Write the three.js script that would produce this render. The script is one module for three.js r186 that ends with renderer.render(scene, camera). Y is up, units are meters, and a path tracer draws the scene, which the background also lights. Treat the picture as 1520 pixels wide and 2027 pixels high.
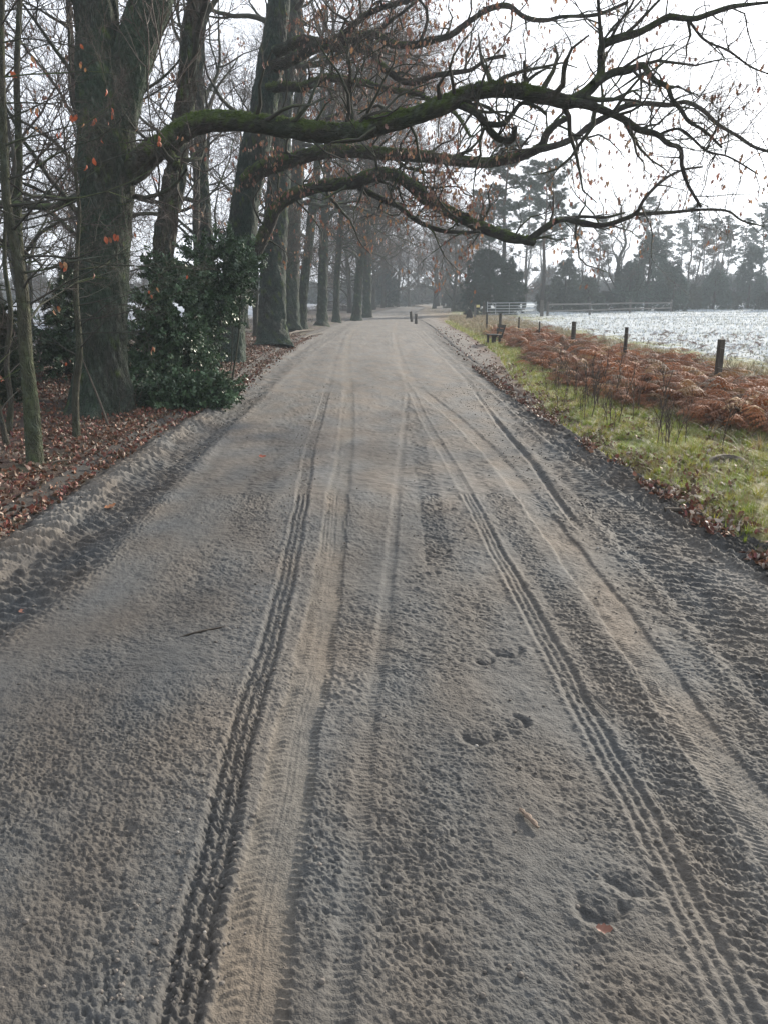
import * as THREE from 'three';
import { createNoise2D, createNoise3D } from 'simplex-noise';
import { mergeGeometries } from 'three/addons/utils/BufferGeometryUtils.js';

// ---------------------------------------------------------------- camera, sky, sun, exposure
const scene = new THREE.Scene();
const F = 1582, CX = 760, CY = 1013.5, EYE = 1.6;            // focal length in photo pixels, eye height
const PITCH = Math.atan((CY - 590) / F);
const camera = new THREE.PerspectiveCamera(2 * Math.atan(CY / F) * 180 / Math.PI, 767 / 1024, 0.05, 900);
camera.position.set(0, EYE, 0);
camera.rotation.set(-PITCH, 0, 0);
const renderer = new THREE.WebGLRenderer();
renderer.toneMapping = THREE.LinearToneMapping;
renderer.toneMappingExposure = 1.88;
renderer.shadowMap.enabled = true;

function sstep(a, b, x) { const t = Math.min(1, Math.max(0, (x - a) / (b - a))); return t * t * (3 - 2 * t); }
const SUN_AZ = 37 * Math.PI / 180, SUN_EL = 19 * Math.PI / 180; // to the right of the view, low winter sun behind thin haze
const sunDir = new THREE.Vector3(Math.sin(SUN_AZ) * Math.cos(SUN_EL), Math.sin(SUN_EL), -Math.cos(SUN_AZ) * Math.cos(SUN_EL));
const sun = new THREE.DirectionalLight(new THREE.Color(1.0, 0.90, 0.76), 4.6);
sun.position.copy(sunDir).multiplyScalar(150); sun.castShadow = true; sun.shadow.radius = 3.5;
sun.shadow.camera.left = -80; sun.shadow.camera.right = 80; sun.shadow.camera.top = 60; sun.shadow.camera.bottom = -60; sun.shadow.camera.far = 400;
sun.shadow.mapSize.set(4096, 4096);
scene.add(sun, sun.target);
{ // hazy sky: pale at the horizon, a little blue overhead, a broad bright veil round the sun
  const W = 512, H = 256, d = new Float32Array(W * H * 4), v = new THREE.Vector3();
  for (let j = 0; j < H; j++) for (let i = 0; i < W; i++) {
    const lat = ((j + .5) / H - .5) * Math.PI, lon = ((i + .5) / W - .5) * 2 * Math.PI;
    v.set(Math.cos(lat) * Math.cos(lon), Math.sin(lat), Math.cos(lat) * Math.sin(lon));
    const e = Math.max(0, v.y), a = Math.acos(Math.min(1, Math.max(-1, v.dot(sunDir))));
    const g = 0.95 * Math.exp(-Math.pow(a / .40, 2)) + .34 * Math.exp(-Math.pow(a / .95, 2));
    const k0 = 1.08 - .50 * sstep(.5, 2.7, a), m = Math.pow(e, .55), o = (j * W + i) * 4;
    const base = [.85 + (.48 - .85) * m, .89 + (.53 - .89) * m, .97 + (.62 - .97) * m];
    d[o] = base[0] * k0 + g * 1.0; d[o + 1] = base[1] * k0 + g * .975; d[o + 2] = base[2] * k0 + g * .95; d[o + 3] = 1;
    if (v.y < 0) { const k = .5; d[o] *= k; d[o + 1] *= k; d[o + 2] *= k; }
  }
  const sky = new THREE.DataTexture(d, W, H, THREE.RGBAFormat, THREE.FloatType);
  sky.mapping = THREE.EquirectangularReflectionMapping; sky.magFilter = THREE.LinearFilter; sky.needsUpdate = true;
  scene.background = sky; scene.environment = sky;
}
scene.fog = new THREE.FogExp2(new THREE.Color(.80, .90, .97), 0.0015);

// ---------------------------------------------------------------- helpers
function rng(seed) { let s = seed >>> 0; return () => { s = (s + 0x6d2b79f5) | 0; let t = Math.imul(s ^ (s >>> 15), 1 | s); t = (t + Math.imul(t ^ (t >>> 7), 61 | t)) ^ t; return ((t ^ (t >>> 14)) >>> 0) / 4294967296; }; }
const n2 = createNoise2D(rng(11)), n3 = createNoise3D(rng(12)), n2b = createNoise2D(rng(13));
const V = (x, y, z) => new THREE.Vector3(x, y, z);
const clamp = (x, a = 0, b = 1) => x < a ? a : x > b ? b : x;
const mix = (a, b, t) => a + (b - a) * t;
const mix3 = (a, b, t) => [a[0] + (b[0] - a[0]) * t, a[1] + (b[1] - a[1]) * t, a[2] + (b[2] - a[2]) * t];
const fbm = (x, y, o = 4) => { let s = 0, a = .5; for (let i = 0; i < o; i++) { s += a * n2(x, y); x = x * 2.03 + 7.1; y = y * 2.03 - 3.7; a *= .5; } return s; };
const SP = Math.sin(PITCH), CP = Math.cos(PITCH);
// a point seen in the photograph at (u, v), t metres deep along the lens axis
function P(u, v, t) { const a = (u - CX) / F, b = -(v - CY) / F; return V(a * t, EYE + (-SP + b * CP) * t, (-CP - b * SP) * t); }
// the point of the ground at height y seen at (u, v)
function G(u, v, y = 0) { const b = -(v - CY) / F; return P(u, v, (y - EYE) / (-SP + b * CP)); }
// piecewise curve through [key, value] pairs
function curve(pts) { pts = pts.slice().sort((a, b) => a[0] - b[0]); return (k) => {
  if (k <= pts[0][0]) { const [a, b] = pts; return a[1] + (k - a[0]) * (b[1] - a[1]) / (b[0] - a[0]) * .6; }
  const n = pts.length; if (k >= pts[n - 1][0]) return pts[n - 1][1];
  let i = 0; while (pts[i + 1][0] < k) i++;
  const a = pts[i], b = pts[i + 1], m = (p, q) => (q[1] - p[1]) / (q[0] - p[0]);
  const s = m(a, b), s0 = i ? (s + m(pts[i - 1], a)) / 2 : s, s1 = i + 2 < n ? (s + m(b, pts[i + 2])) / 2 : s, h = b[0] - a[0], t = (k - a[0]) / h, t2 = t * t, t3 = t2 * t;
  return (2 * t3 - 3 * t2 + 1) * a[1] + (t3 - 2 * t2 + t) * h * s0 + (-2 * t3 + 3 * t2) * b[1] + (t3 - t2) * h * s1; }; }
const names = {};
function numbered(n) { const k = names[n] = (names[n] ?? -1) + 1; return k ? n + '_' + String(k).padStart(3, '0') : n; }
function tag(o, label, category, group, kind) { Object.assign(o.userData, { label, category }); if (group) o.userData.group = group; if (kind) o.userData.kind = kind; return o; }
function mesh(name, geo, mat, parent) { const m = new THREE.Mesh(geo, mat); m.name = name; m.castShadow = m.receiveShadow = true; if (parent) parent.add(m); return m; }
function thing(name, pos, label, category, group) { const g = new THREE.Group(); g.name = numbered(name); g.position.copy(pos); tag(g, label, category, group); scene.add(g); return g; }
class Acc {
  constructor() { this.p = []; this.n = []; this.u = []; this.c = []; this.i = []; }
  get count() { return this.p.length / 3; }
  geo() { const g = new THREE.BufferGeometry(); g.setAttribute('position', new THREE.Float32BufferAttribute(this.p, 3));
    if (this.n.length) g.setAttribute('normal', new THREE.Float32BufferAttribute(this.n, 3));
    g.setAttribute('uv', new THREE.Float32BufferAttribute(this.u, 2)); if (this.c.length) g.setAttribute('color', new THREE.Float32BufferAttribute(this.c, 3));
    g.setIndex(this.i); if (!this.n.length) g.computeVertexNormals(); return g; }
}
function resample(pts, rad, step) { // smooth curve through traced points, radii with it
  if (pts.length < 3) return [pts, rad];
  const c = new THREE.CatmullRomCurve3(pts, false, 'centripetal'), n = Math.max(2, Math.round(c.getLength() / step)), P_ = [], R_ = [];
  const lens = [0]; for (let i = 1; i < pts.length; i++) lens.push(lens[i - 1] + pts[i].distanceTo(pts[i - 1]));
  const tot = lens[lens.length - 1];
  for (let i = 0; i <= n; i++) { const t = i / n; P_.push(c.getPointAt(t)); const L = t * tot; let k = 0; while (k < lens.length - 2 && lens[k + 1] < L) k++; R_.push(mix(rad[k], rad[k + 1], clamp((L - lens[k]) / (lens[k + 1] - lens[k] || 1)))); }
  return [P_, R_];
}
const _t = V(0, 0, 0), _a = V(0, 0, 0), _b = V(0, 0, 0), _n = V(0, 0, 0), _q = V(0, 0, 0);
// a tapering tube; opt.lump = bark relief (fraction of the radius), opt.col(p, n) -> linear rgb
function tube(acc, pts, rad, sides, opt = {}) {
  const n = pts.length, start = acc.count, o = opt.origin || V(0, 0, 0);
  let ref = null, len = 0;
  const kU = Math.max(1, Math.round(2 * Math.PI * rad[0] / .5));
  for (let i = 0; i < n; i++) {
    _t.copy(pts[Math.min(n - 1, i + 1)]).sub(pts[Math.max(0, i - 1)]).normalize();
    if (!ref) { ref = V(0, 0, 0); ref.crossVectors(_t, Math.abs(_t.x) < .8 ? V(1, 0, 0) : V(0, 0, 1)).normalize(); ref.crossVectors(_t, ref).normalize(); }
    ref.addScaledVector(_t, -ref.dot(_t)).normalize(); _a.copy(ref); _b.crossVectors(_t, _a);
    if (i) len += pts[i].distanceTo(pts[i - 1]);
    for (let k = 0; k <= sides; k++) {
      const th = (k % sides) / sides * 2 * Math.PI;
      _n.copy(_a).multiplyScalar(Math.cos(th)).addScaledVector(_b, Math.sin(th));
      let r = rad[i];
      if (opt.lump) { _q.copy(pts[i]).addScaledVector(_n, r); r *= 1 + opt.lump * (n3(_q.x * 1.6, _q.y * .7, _q.z * 1.6) + .5 * n3(_q.x * 5, _q.y * 2, _q.z * 5) + .3 * n3(_q.x * 14, _q.y * 4, _q.z * 14)); }
      if (opt.ridge) { _q.copy(pts[i]).addScaledVector(_n, rad[i]); const w = n3(_q.x * 2, _q.y * 1.1, _q.z * 2) * .5, f = opt.rf ?? 9; r += opt.ridge * (1 - 2.2 * Math.abs(n3(_q.x * f + w, _q.y * f * .13, _q.z * f + w)) - .8 * Math.abs(n3(_q.x * f * 2.1, _q.y * f * .4, _q.z * f * 2.1))); }
      if (opt.flute) r *= 1 + opt.flute(i / (n - 1), th);
      _q.copy(pts[i]).addScaledVector(_n, r);
      acc.p.push(_q.x - o.x, _q.y - o.y, _q.z - o.z); acc.n.push(_n.x, _n.y, _n.z); acc.u.push(k / sides * kU, len * 2);
      if (opt.col) { const c = opt.col(_q, _n); acc.c.push(c[0], c[1], c[2]); }
    }
  }
  const w = sides + 1;
  for (let i = 0; i < n - 1; i++) for (let k = 0; k < sides; k++) { const A = start + i * w + k; acc.i.push(A, A + 1, A + w, A + 1, A + w + 1, A + w); }
  if (opt.cap) { // rounded-off end
    const e = acc.count, s0 = start + (n - 1) * w; _q.copy(pts[n - 1]).addScaledVector(_t, rad[n - 1] * .5);
    acc.p.push(_q.x - o.x, _q.y - o.y, _q.z - o.z); acc.n.push(_t.x, _t.y, _t.z); acc.u.push(0, len * 2); if (opt.col) { const c = opt.col(_q, _t); acc.c.push(...c); }
    for (let k = 0; k < sides; k++) acc.i.push(s0 + k, s0 + k + 1, e);
  }
}
// tiling noise for textures
function tileNoise(size, cell, seed) { const r = rng(seed), g = Math.max(2, Math.round(size / cell)), a = Float32Array.from({ length: g * g }, () => r());
  return (x, y) => { x = x / size * g; y = y / size * g; const i = Math.floor(x), j = Math.floor(y), fx = x - i, fy = y - j, sx = fx * fx * (3 - 2 * fx), sy = fy * fy * (3 - 2 * fy), q = (i, j) => a[((j % g + g) % g) * g + ((i % g + g) % g)];
    return mix(mix(q(i, j), q(i + 1, j), sx), mix(q(i, j + 1), q(i + 1, j + 1), sx), sy); }; }
function tex(size, fn, srgb = false, repeat = 1) { const d = new Uint8Array(size * size * 4);
  for (let y = 0; y < size; y++) for (let x = 0; x < size; x++) { const c = fn(x, y), o = (y * size + x) * 4; if (typeof c === 'number') d[o] = d[o + 1] = d[o + 2] = clamp(c) * 255; else { d[o] = clamp(c[0]) * 255; d[o + 1] = clamp(c[1]) * 255; d[o + 2] = clamp(c[2]) * 255; } d[o + 3] = 255; }
  const t = new THREE.DataTexture(d, size, size); t.wrapS = t.wrapT = THREE.RepeatWrapping; t.magFilter = THREE.LinearFilter; t.minFilter = THREE.LinearFilter; t.repeat.set(repeat, repeat); if (srgb) t.colorSpace = THREE.SRGBColorSpace; t.needsUpdate = true; return t; }

// ---------------------------------------------------------------- materials
const grainTex = (() => { const a = tileNoise(512, 3, 1), b = tileNoise(512, 7, 2), c = tileNoise(512, 24, 3); return tex(512, (x, y) => .45 * a(x, y) + .35 * b(x, y) + .2 * c(x, y)); })();
const sandTint = (() => { const a = tileNoise(512, 2, 4), b = tileNoise(512, 9, 5), r = rng(6); return tex(512, (x, y) => { const g = r() > .994 ? .35 : 0, v = .78 + .22 * (a(x, y) - .5) + .12 * (b(x, y) - .5) + g * (a(x, y) > .5 ? .6 : -1); return [v, v, v]; }); })();
const barkBump = (() => { const a = tileNoise(512, 26, 7), b = tileNoise(512, 10, 8), c = tileNoise(512, 4, 9), w = tileNoise(512, 64, 10); return tex(512, (x, y) => { const yy = y * .28, xx = x + (w(x, y) - .5) * 60; const r1 = 1 - Math.abs(2 * a(xx, yy * 1.0) - 1), r2 = 1 - Math.abs(2 * b(xx, yy) - 1); return 1 - (.55 * r1 * r1 + .3 * r2 * r2) + .15 * (c(x, y) - .5); }); })();
barkBump.repeat.set(1, 1);
const barkTint = (() => { const a = tileNoise(256, 5, 17), b = tileNoise(256, 22, 18); return tex(256, (x, y) => { const v = .72 + .3 * (a(x, y * .35) - .5) + .35 * (b(x, y) - .5); return [v, v, v]; }); })();
const M = {
  road: new THREE.MeshStandardMaterial({ vertexColors: true, map: sandTint, bumpMap: grainTex, bumpScale: .0032, roughness: .88 }),
  ground: new THREE.MeshStandardMaterial({ vertexColors: true, bumpMap: grainTex, bumpScale: .012, roughness: .95 }),
  bark: new THREE.MeshStandardMaterial({ vertexColors: true, map: barkTint, bumpMap: barkBump, bumpScale: .06, roughness: .95 }),
  branch: new THREE.MeshStandardMaterial({ vertexColors: true, map: barkTint, roughness: .95 }),
  twig: new THREE.MeshStandardMaterial({ color: new THREE.Color(.075, .058, .048), roughness: .85 }),
  oakLeaf: new THREE.MeshPhysicalMaterial({ color: 0xffffff, roughness: .8, transmission: .35, thickness: 0, side: THREE.DoubleSide }),
  litter: new THREE.MeshStandardMaterial({ color: 0xffffff, roughness: .62, side: THREE.DoubleSide }),
  holly: new THREE.MeshStandardMaterial({ color: 0xffffff, roughness: .44, side: THREE.DoubleSide }),
  needle: new THREE.MeshStandardMaterial({ color: 0xffffff, roughness: .8, side: THREE.DoubleSide }),
  grass: new THREE.MeshPhysicalMaterial({ color: 0xffffff, roughness: .7, transmission: .5, thickness: 0, side: THREE.DoubleSide }),
  bracken: new THREE.MeshPhysicalMaterial({ color: 0xffffff, roughness: .85, transmission: .25, thickness: 0, side: THREE.DoubleSide }),
  postWood: new THREE.MeshStandardMaterial({ color: new THREE.Color(.085, .075, .06), map: barkTint, bumpMap: barkBump, bumpScale: .006, roughness: .9 }),
  greyWood: new THREE.MeshStandardMaterial({ color: new THREE.Color(.16, .15, .135), map: barkTint, bumpMap: barkBump, bumpScale: .005, roughness: .9 }),
  steel: new THREE.MeshStandardMaterial({ color: new THREE.Color(.5, .53, .56), metalness: .75, roughness: .45 }),
  wire: new THREE.MeshStandardMaterial({ color: new THREE.Color(.3, .29, .27), metalness: .6, roughness: .6 }),
  sign: new THREE.MeshStandardMaterial({ color: new THREE.Color(.75, .66, .28), roughness: .6 }),
  stick: new THREE.MeshStandardMaterial({ color: new THREE.Color(.10, .08, .06), map: barkTint, bumpMap: barkBump, bumpScale: .004, roughness: .9 }),
};

// ---------------------------------------------------------------- the lie of the land
const sOf = (u, v) => -G(u, v).z, xOf = (u, v) => G(u, v).x;
const track = (list) => curve(list.map(([u, v]) => { const g = G(u, v); return [-g.z, g.x]; }));
const roadL = curve([[-6, -2.5], [4.9, -2.47], [8, -2.52], [12.5, -2.58], [24, -3.0], [41, -3.0], [64, -2.35], [96, -.7], [125, 2.2]]);
const roadR = curve([[-6, 2.3], [4.9, 2.3], [8, 2.2], [12.5, 2.12], [24, 2.12], [45, 2.5], [77, 2.7], [96, 3.6], [125, 6.0]]);
const pathR = curve([[12, 2.3], [16, 2.45], [22, 2.95], [33, 3.4], [54, 3.9], [70, 5.0], [125, 11]]);   // trodden path right of the road
function groundY(x, s) {
  const L = roadL(s), R = roadR(s), dl = L - x, dr = x - R;
  let y = .018 * n2(x * 1.1, s * 1.1) + .03 * n2(x * .3, s * .3) * sstep(0, 2, Math.max(dl, dr));
  if (dl > 0) y += .10 * sstep(0, .7, dl) + .02 * n2(x * 4, s * 4);
  else if (dr > 0) y += .03 + .05 * sstep(.1, .8, dr) + .015 * n2(x * 5, s * 5);
  y += .35 * sstep(85, 150, s) * sstep(4, 40, Math.abs(x)) + .25 * sstep(105, 135, s);
  if (x > 7) y += .10 * n2(x * .09, s * .06) * sstep(7, 14, x);
  const inR = Math.min(sstep(-.30, .02, -dl) , sstep(-.25, .05, -dr));   // 1 inside the road
  return y - .30 * inR;
}
// ---- tyre marks: each follows a curve over the ground
const T = [
  { c: track([[355, 2027], [425, 1700], [468, 1500], [543, 1250], [597, 1000], [613, 900], [641, 800], [668, 700], [684, 660]]), w: .055, d: .019, kind: 'ribs', n: 3, berm: .004, rough: 1.5, damp: .45 },  // damp here also paints the shadows of the churned rut into the colour
  { c: track([[492, 2027], [542, 1700], [580, 1500], [634, 1250], [668, 1000], [682, 900], [689, 800], [686, 700], [697, 660], [727, 635]]), w: .092, d: .013, kind: 'smooth', berm: .001, col: [.150, .130, .104] },
  { c: track([[668, 2027], [705, 1700], [737, 1400], [759, 1250], [783, 1000], [799, 850], [806, 780], [790, 700]]), w: .040, d: .010, kind: 'groove', berm: .001 },
  { c: track([[1470, 2027], [1355, 1800], [1283, 1650], [1173, 1450], [1095, 1300], [1030, 1180], [973, 1080], [923, 980], [878, 900], [838, 830], [812, 770], [775, 690], [772, 650]]), w: .050, d: .012, kind: 'ribs', n: 3, berm: .005, rough: .5 },
  { c: track([[1620, 1800], [1440, 1540], [1340, 1400], [1250, 1270], [1150, 1130], [1060, 1010], [990, 920], [900, 830], [828, 770], [788, 700], [783, 650], [790, 630]]), w: .095, d: .012, kind: 'chevron', berm: .002, col: [.150, .130, .107] },
  { c: track([[1230, 1140], [1130, 1030], [1060, 930], [993, 850], [955, 800], [925, 755], [855, 690], [825, 660]]), w: .035, d: .028, kind: 'groove', berm: .006, s0: 5.2 },
  { c: track([[1640, 1420], [1480, 1250], [1280, 1060], [1140, 930], [1050, 850], [980, 790], [890, 700], [848, 655]]), w: .26, d: .012, kind: 'lug', berm: .01, damp: .85 },
  { c: track([[1790, 1250], [1500, 1110], [1320, 1010], [1150, 905], [1020, 800]]), w: .17, d: .03, kind: 'lug', berm: .02, damp: 1.0 },
  { c: track([[-200, 1340], [60, 1165], [240, 1010], [360, 900], [470, 805], [560, 730], [630, 680], [690, 645]]), w: .24, d: .022, kind: 'lug', berm: .012, damp: .95 },
  { c: track([[440, 1250], [505, 1000], [545, 900], [590, 800], [640, 700], [670, 660]]), w: .14, d: .006, kind: 'lug', berm: 0, damp: .55, s0: 4.8 },
  { c: track([[880, 1250], [860, 1050], [830, 900], [812, 820], [760, 700]]), w: .09, d: .010, kind: 'lug', berm: 0, damp: .3, s0: 4.2 },
  { c: track([[1600, 2027], [1462, 1800], [1372, 1620], [1300, 1480], [1200, 1330], [1115, 1200], [1020, 1060]]), w: .085, d: .005, kind: 'lug', berm: 0, damp: .25 },
  { c: track([[640, 1250], [655, 1000], [665, 900], [672, 820]]), w: .05, d: .006, kind: 'ribs', n: 4, berm: 0, rough: 0, s0: 4.5 },
];
const hoofs = [[1243, 1742, .092, .4], [1186, 1800, .078, -.3], [1000, 1292, .086, .2], [958, 1314, .05, -.4], [948, 1464, .082, -.2], [1012, 1440, .06, 1.2], [870, 1095, .07, .3], [905, 1070, .06, .2], [880, 1010, .07, 0], [850, 1140, .06, .5]].map(([u, v, r, a]) => { const g = G(u, v); return { x: g.x, s: -g.z, r, a }; });
const soles = [[1172, 1400, .3], [1400, 1700, .25], [1330, 1610, .2]].map(([u, v, a]) => { const g = G(u, v); return { x: g.x, s: -g.z, a }; });
function h01(i, j, k) { let n = (Math.imul(i, 374761393) ^ Math.imul(j, 668265263) ^ Math.imul(k, 982451653)) | 0; n = Math.imul(n ^ (n >>> 13), 1274126177); return ((n ^ (n >>> 16)) >>> 0) / 4294967296; }
function pits(x, s, cell, seed) { // little craters left by rain and thaw
  const gx = x / cell, gs = s / cell, ix = Math.floor(gx), is = Math.floor(gs); let h = 0;
  for (let j = is - 1; j <= is + 1; j++) for (let i = ix - 1; i <= ix + 1; i++) {
    const dx = gx - i - h01(i, j, seed), ds = gs - j - h01(i, j, seed + 1), r = .20 + .26 * h01(i, j, seed + 2), d = Math.sqrt(dx * dx + ds * ds) / r;
    if (d < 1.5) h += (d < 1 ? -(1 - d * d * d * d) : .12 * Math.sin((d - 1) * 6.283)) * (.4 + .6 * h01(i, j, seed + 3));
  }
  return h;
}
const GREY = [.094, .087, .077], TAN = [.160, .146, .129], DAMP_SHADE = [.038, .037, .036], PALE = [.195, .170, .140];
const _c = [0, 0, 0];
function roadAt(x, s, fine) { // -> [height, r, g, b]; fine = 1 where the mesh is dense enough for small relief
  const L = roadL(s), R = roadR(s);
  let y = .02 - .012 * Math.pow((x - (L + R) / 2) / 2.3, 2) + .018 * fbm(x * .9, s * .35, 3);
  let pit = .62 + 1.0 * fbm(x * .9 + 9, s * .6, 4), smooth = 0, damp = .22 + .55 * fbm(x * .55 + 31, s * .22, 4), tan = sstep(3.2, 9.5, s + 4.5 * fbm(x * .45 + 2, s * .22, 3)) * .85 + .6 * fbm(x * .8 - 4, s * .18, 3);  // tan: brighter light further along is painted into the colour, noise breaks its edge
  let col = null, colW = 0, dh = 0;
  for (const t of T) {
    if (t.s0 && s < t.s0) continue;
    const w = t.w, wob = .012 * n2b(s * 1.7, t.w * 90 + t.d * 50), d = x - t.c(s) - wob * Math.min(1, w * 8), ad = Math.abs(d);
    if (ad > w * 1.9) continue;
    const e = .75 + .25 * n2b(s * .6 + t.w * 77, 3.3), q = ad / w, inn = 1 - sstep(.86, 1.06, q + .06 * n2b(s * 30, d * 30));
    const bm = t.berm * Math.exp(-Math.pow((q - 1.22) / .22, 2)) * (1 + .8 * n2b(s * 26, x * 26));
    const fade = t.s0 ? sstep(t.s0, t.s0 + .8, s) : 1;
    let k = 0;
    if (t.kind === 'smooth') {
      k = -t.d * inn * (1 - .35 * q * q);
      const bend = s + .045 * q * q * (d < 0 ? 1 : .4), ph = bend / .031 + .25 * n2b(s * 3, 1), rd = Math.pow(.5 + .5 * Math.cos(ph * 6.283), 2.6);
      const zone = d < 0 ? sstep(.18, .38, q) * (1 - sstep(.93, 1.0, q)) : sstep(.62, .72, q) * (1 - sstep(.98, 1.08, q));
      k += .0075 * rd * zone * fine * (.7 + .6 * n2b(s * 5 + 3, d * 12)) ;
      k += .0025 * fine * Math.pow(.5 + .5 * Math.cos(d / .019 * 6.283), 6) * (1 - sstep(.3, .45, q));
      smooth = Math.max(smooth, inn * .93);
    } else if (t.kind === 'ribs') {
      const rb = .5 + .5 * Math.cos((d / w * .5 + .5) * t.n * 6.283);
      k = -t.d * inn * e * (.30 + .70 * (1 - rb)) + t.rough * fine * .006 * inn * (n2(x * 60, s * 45) + .6 * n2(x * 25, s * 18));
      if (t.rough >= 1) k -= .009 * clamp(.5 + .9 * n2b(s * .9, 44)) * Math.pow(.5 + .5 * Math.cos(s / .032 * 6.283), 2) * sstep(.7, .8, d / w) * (1 - sstep(1.15, 1.3, d / w));
      smooth = Math.max(smooth, inn * .55);
    } else if (t.kind === 'groove') {
      k = -t.d * e * Math.exp(-Math.pow(q * 1.25, 4)) + .0013 * inn * fine * Math.cos(s / .022 * 6.283);
      smooth = Math.max(smooth, inn * .5);
    } else if (t.kind === 'chevron') {
      const ph = (s - .06 * q) / .024, rd = Math.pow(.5 + .5 * Math.cos(ph * 6.283), 3);
      k = -t.d * inn + .006 * rd * fine * inn * sstep(.2, .4, q) * (.6 + .5 * n2b(s * 4, d * 9)) + .003 * fine * inn * n2(x * 130, s * 130) * (1 - sstep(.2, .4, q));
      smooth = Math.max(smooth, inn * .75);
    } else {
      const p = t.w > .2 ? .085 : .055, ph = (s + (d + w) * .35 + .02 * n2b(s * 4, x * 4)) / p, rd = .5 + .5 * Math.cos(ph * 6.283);
      k = inn * (-t.d * .6 + t.d * 1.5 * Math.pow(rd, 1.4) * (.55 + .6 * n2b(x * 9, s * 9)) + .006 * fine * n2(x * 40, s * 40));
      smooth = Math.max(smooth, inn * .3);
    }
    dh += (k + bm) * fade;
    if (t.damp) damp += t.damp * inn * fade * (.55 + .5 * n2b(x * 3, s * 2));
    if (t.col) { col = t.col; colW = Math.max(colW, inn * .8 * (.75 + .35 * n2b(x * 6, s * 1.3))); }
  }
  for (const hf of hoofs) { const dx = x - hf.x, ds = s - hf.s; if (dx * dx + ds * ds > .05) continue;
    const c = Math.cos(hf.a), sn = Math.sin(hf.a), px = dx * c + ds * sn, ps = -dx * sn + ds * c, d = Math.hypot(px, ps * .85), ring = Math.exp(-Math.pow((d * (1 + .08 * n2(x * 18, s * 18)) - hf.r * .74) / (hf.r * .17), 2)), open = sstep(hf.r * .45, -hf.r * .1, ps);
    dh += (-.014 * ring * open * (.85 + .3 * n2(x * 24, s * 24)) + .005 * Math.exp(-Math.pow((d - hf.r * 1.12) / (hf.r * .25), 2)) * open + .006 * Math.exp(-Math.pow(d / (hf.r * .35), 2)) * (.5 + n2(x * 50, s * 50))) + .002 * n2(x * 45, s * 45) * (1 - sstep(hf.r * .9, hf.r * 1.5, d));
    const inn = 1 - sstep(hf.r * .75, hf.r, d); smooth = Math.max(smooth, inn * .5); damp += .5 * inn * open; }
  for (const f of soles) { const dx = x - f.x, ds = s - f.s, c = Math.cos(f.a), sn = Math.sin(f.a), px = dx * c + ds * sn, ps = -dx * sn + ds * c; if (Math.abs(px) > .07 || Math.abs(ps) > .16) continue;
    const q = Math.hypot(px / .048, ps / .14), inn = 1 - sstep(.85, 1, q); dh += inn * (-.008 + fine * .004 * Math.max(Math.cos(px / .014 * 6.283), Math.cos(ps / .014 * 6.283))); smooth = Math.max(smooth, inn * .8); }
  // the left margin: a ridge of sand pushed up and cut across by tractor lugs, then a bank of soil
  const dl = x - L, cut = sstep(.30, .72, .5 + .5 * Math.cos((s - .55 * dl + .02 * n2b(s * 2.1, 31)) / .165 * 6.283));
  const bz = Math.exp(-Math.pow((dl - .05 + .05 * n2b(s * .7, 21)) / .15, 4)), bk = (.8 + .3 * n2b(s * .45, 8)) * (.2 + .8 * sstep(16, 11.5, s));
  dh += bk * bz * (.072 + .02 * n2(x * 3, s * 2.2) - .066 * cut * sstep(-.16, -.06, dl) * (.8 + .3 * n2b(s * 1.7, 12))) + .012 * bz * n2(x * 11, s * 11) + .007 * bz * n2(x * 30, s * 30);
  dh += -.028 * Math.exp(-Math.pow((dl - .42) / .12, 2));
  const dr = R - x; dh += .03 * Math.exp(-Math.pow((dr + .02) / .14, 2)) * (.6 + .7 * n2(x * 7, s * 7));
  pit = clamp(pit, .12, 1.1) * (1 - smooth);
  if (fine > 0) y += fine * pit * (.0066 * pits(x, s, .0195, 3) * (1 - .4 * sstep(4.0, 6.5, s)) + .0040 * pits(x + 5, s, .0145, 23) * (1 - sstep(3.2, 4.6, s)) + .0045 * pits(x + 9, s, .038, 43) + .0016 * n2(x * 30, s * 30) + .0014 * n2(x * 80, s * 78));
  y += (.45 + .55 * pit) * (.0036 * n2(x * 14, s * 12) + .005 * n2b(x * 5.5, s * 5));
  if (fine > .25) y += .0012 * n2(x * 160, s * 160) * fine;
  // crumbs of earth thrown up by hooves along the middle right
  const crumb = sstep(.5, .8, n2(x * 1.3 + 20, s * .6)) ; if (crumb > 0) y += crumb * .007 * Math.max(0, n2(x * 22, s * 20)) ;
  y += dh * (1 - .5 * sstep(7, 18, s));
  // colours: grey sand, tan in patches and as painted distant light, dark for damp mud, painted rut shadow
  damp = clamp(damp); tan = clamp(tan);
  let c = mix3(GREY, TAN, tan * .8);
  c = mix3(c, DAMP_SHADE, damp * .72 * (.8 + .3 * n2(x * 6, s * 6)));
  if (col) c = mix3(c, col, colW);
  const pb = clamp(bz * bk * 1.25 * (.8 + .4 * n2(x * 3, s * 1.5))) * (s < 32 ? 1 : .5); c = mix3(c, PALE, pb * .75);
  const soil = Math.max(sstep(-.01, -.11, dl + .05 * n2(x * 5, s * 5)), sstep(.14, -.05, dr + .1 * n2(x * 5, s * 4))); c = mix3(c, [.030, .024, .019], soil * .95);
  const hue = 1 + .10 * n2(x * 1.7, s * .9), v = 1 + .20 * n2(x * 22, s * 22) + .16 * n2(x * 90, s * 90) * fine;
  // the outer edge dives under the soil
  const edge = Math.max(sstep(-.36, -.52, dl), sstep(-.26, -.40, dr)); y -= edge * .16; y += .10 * sstep(-.05, -.45, dl) * (1 - edge);
  y += .25 * sstep(105, 135, s);
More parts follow.
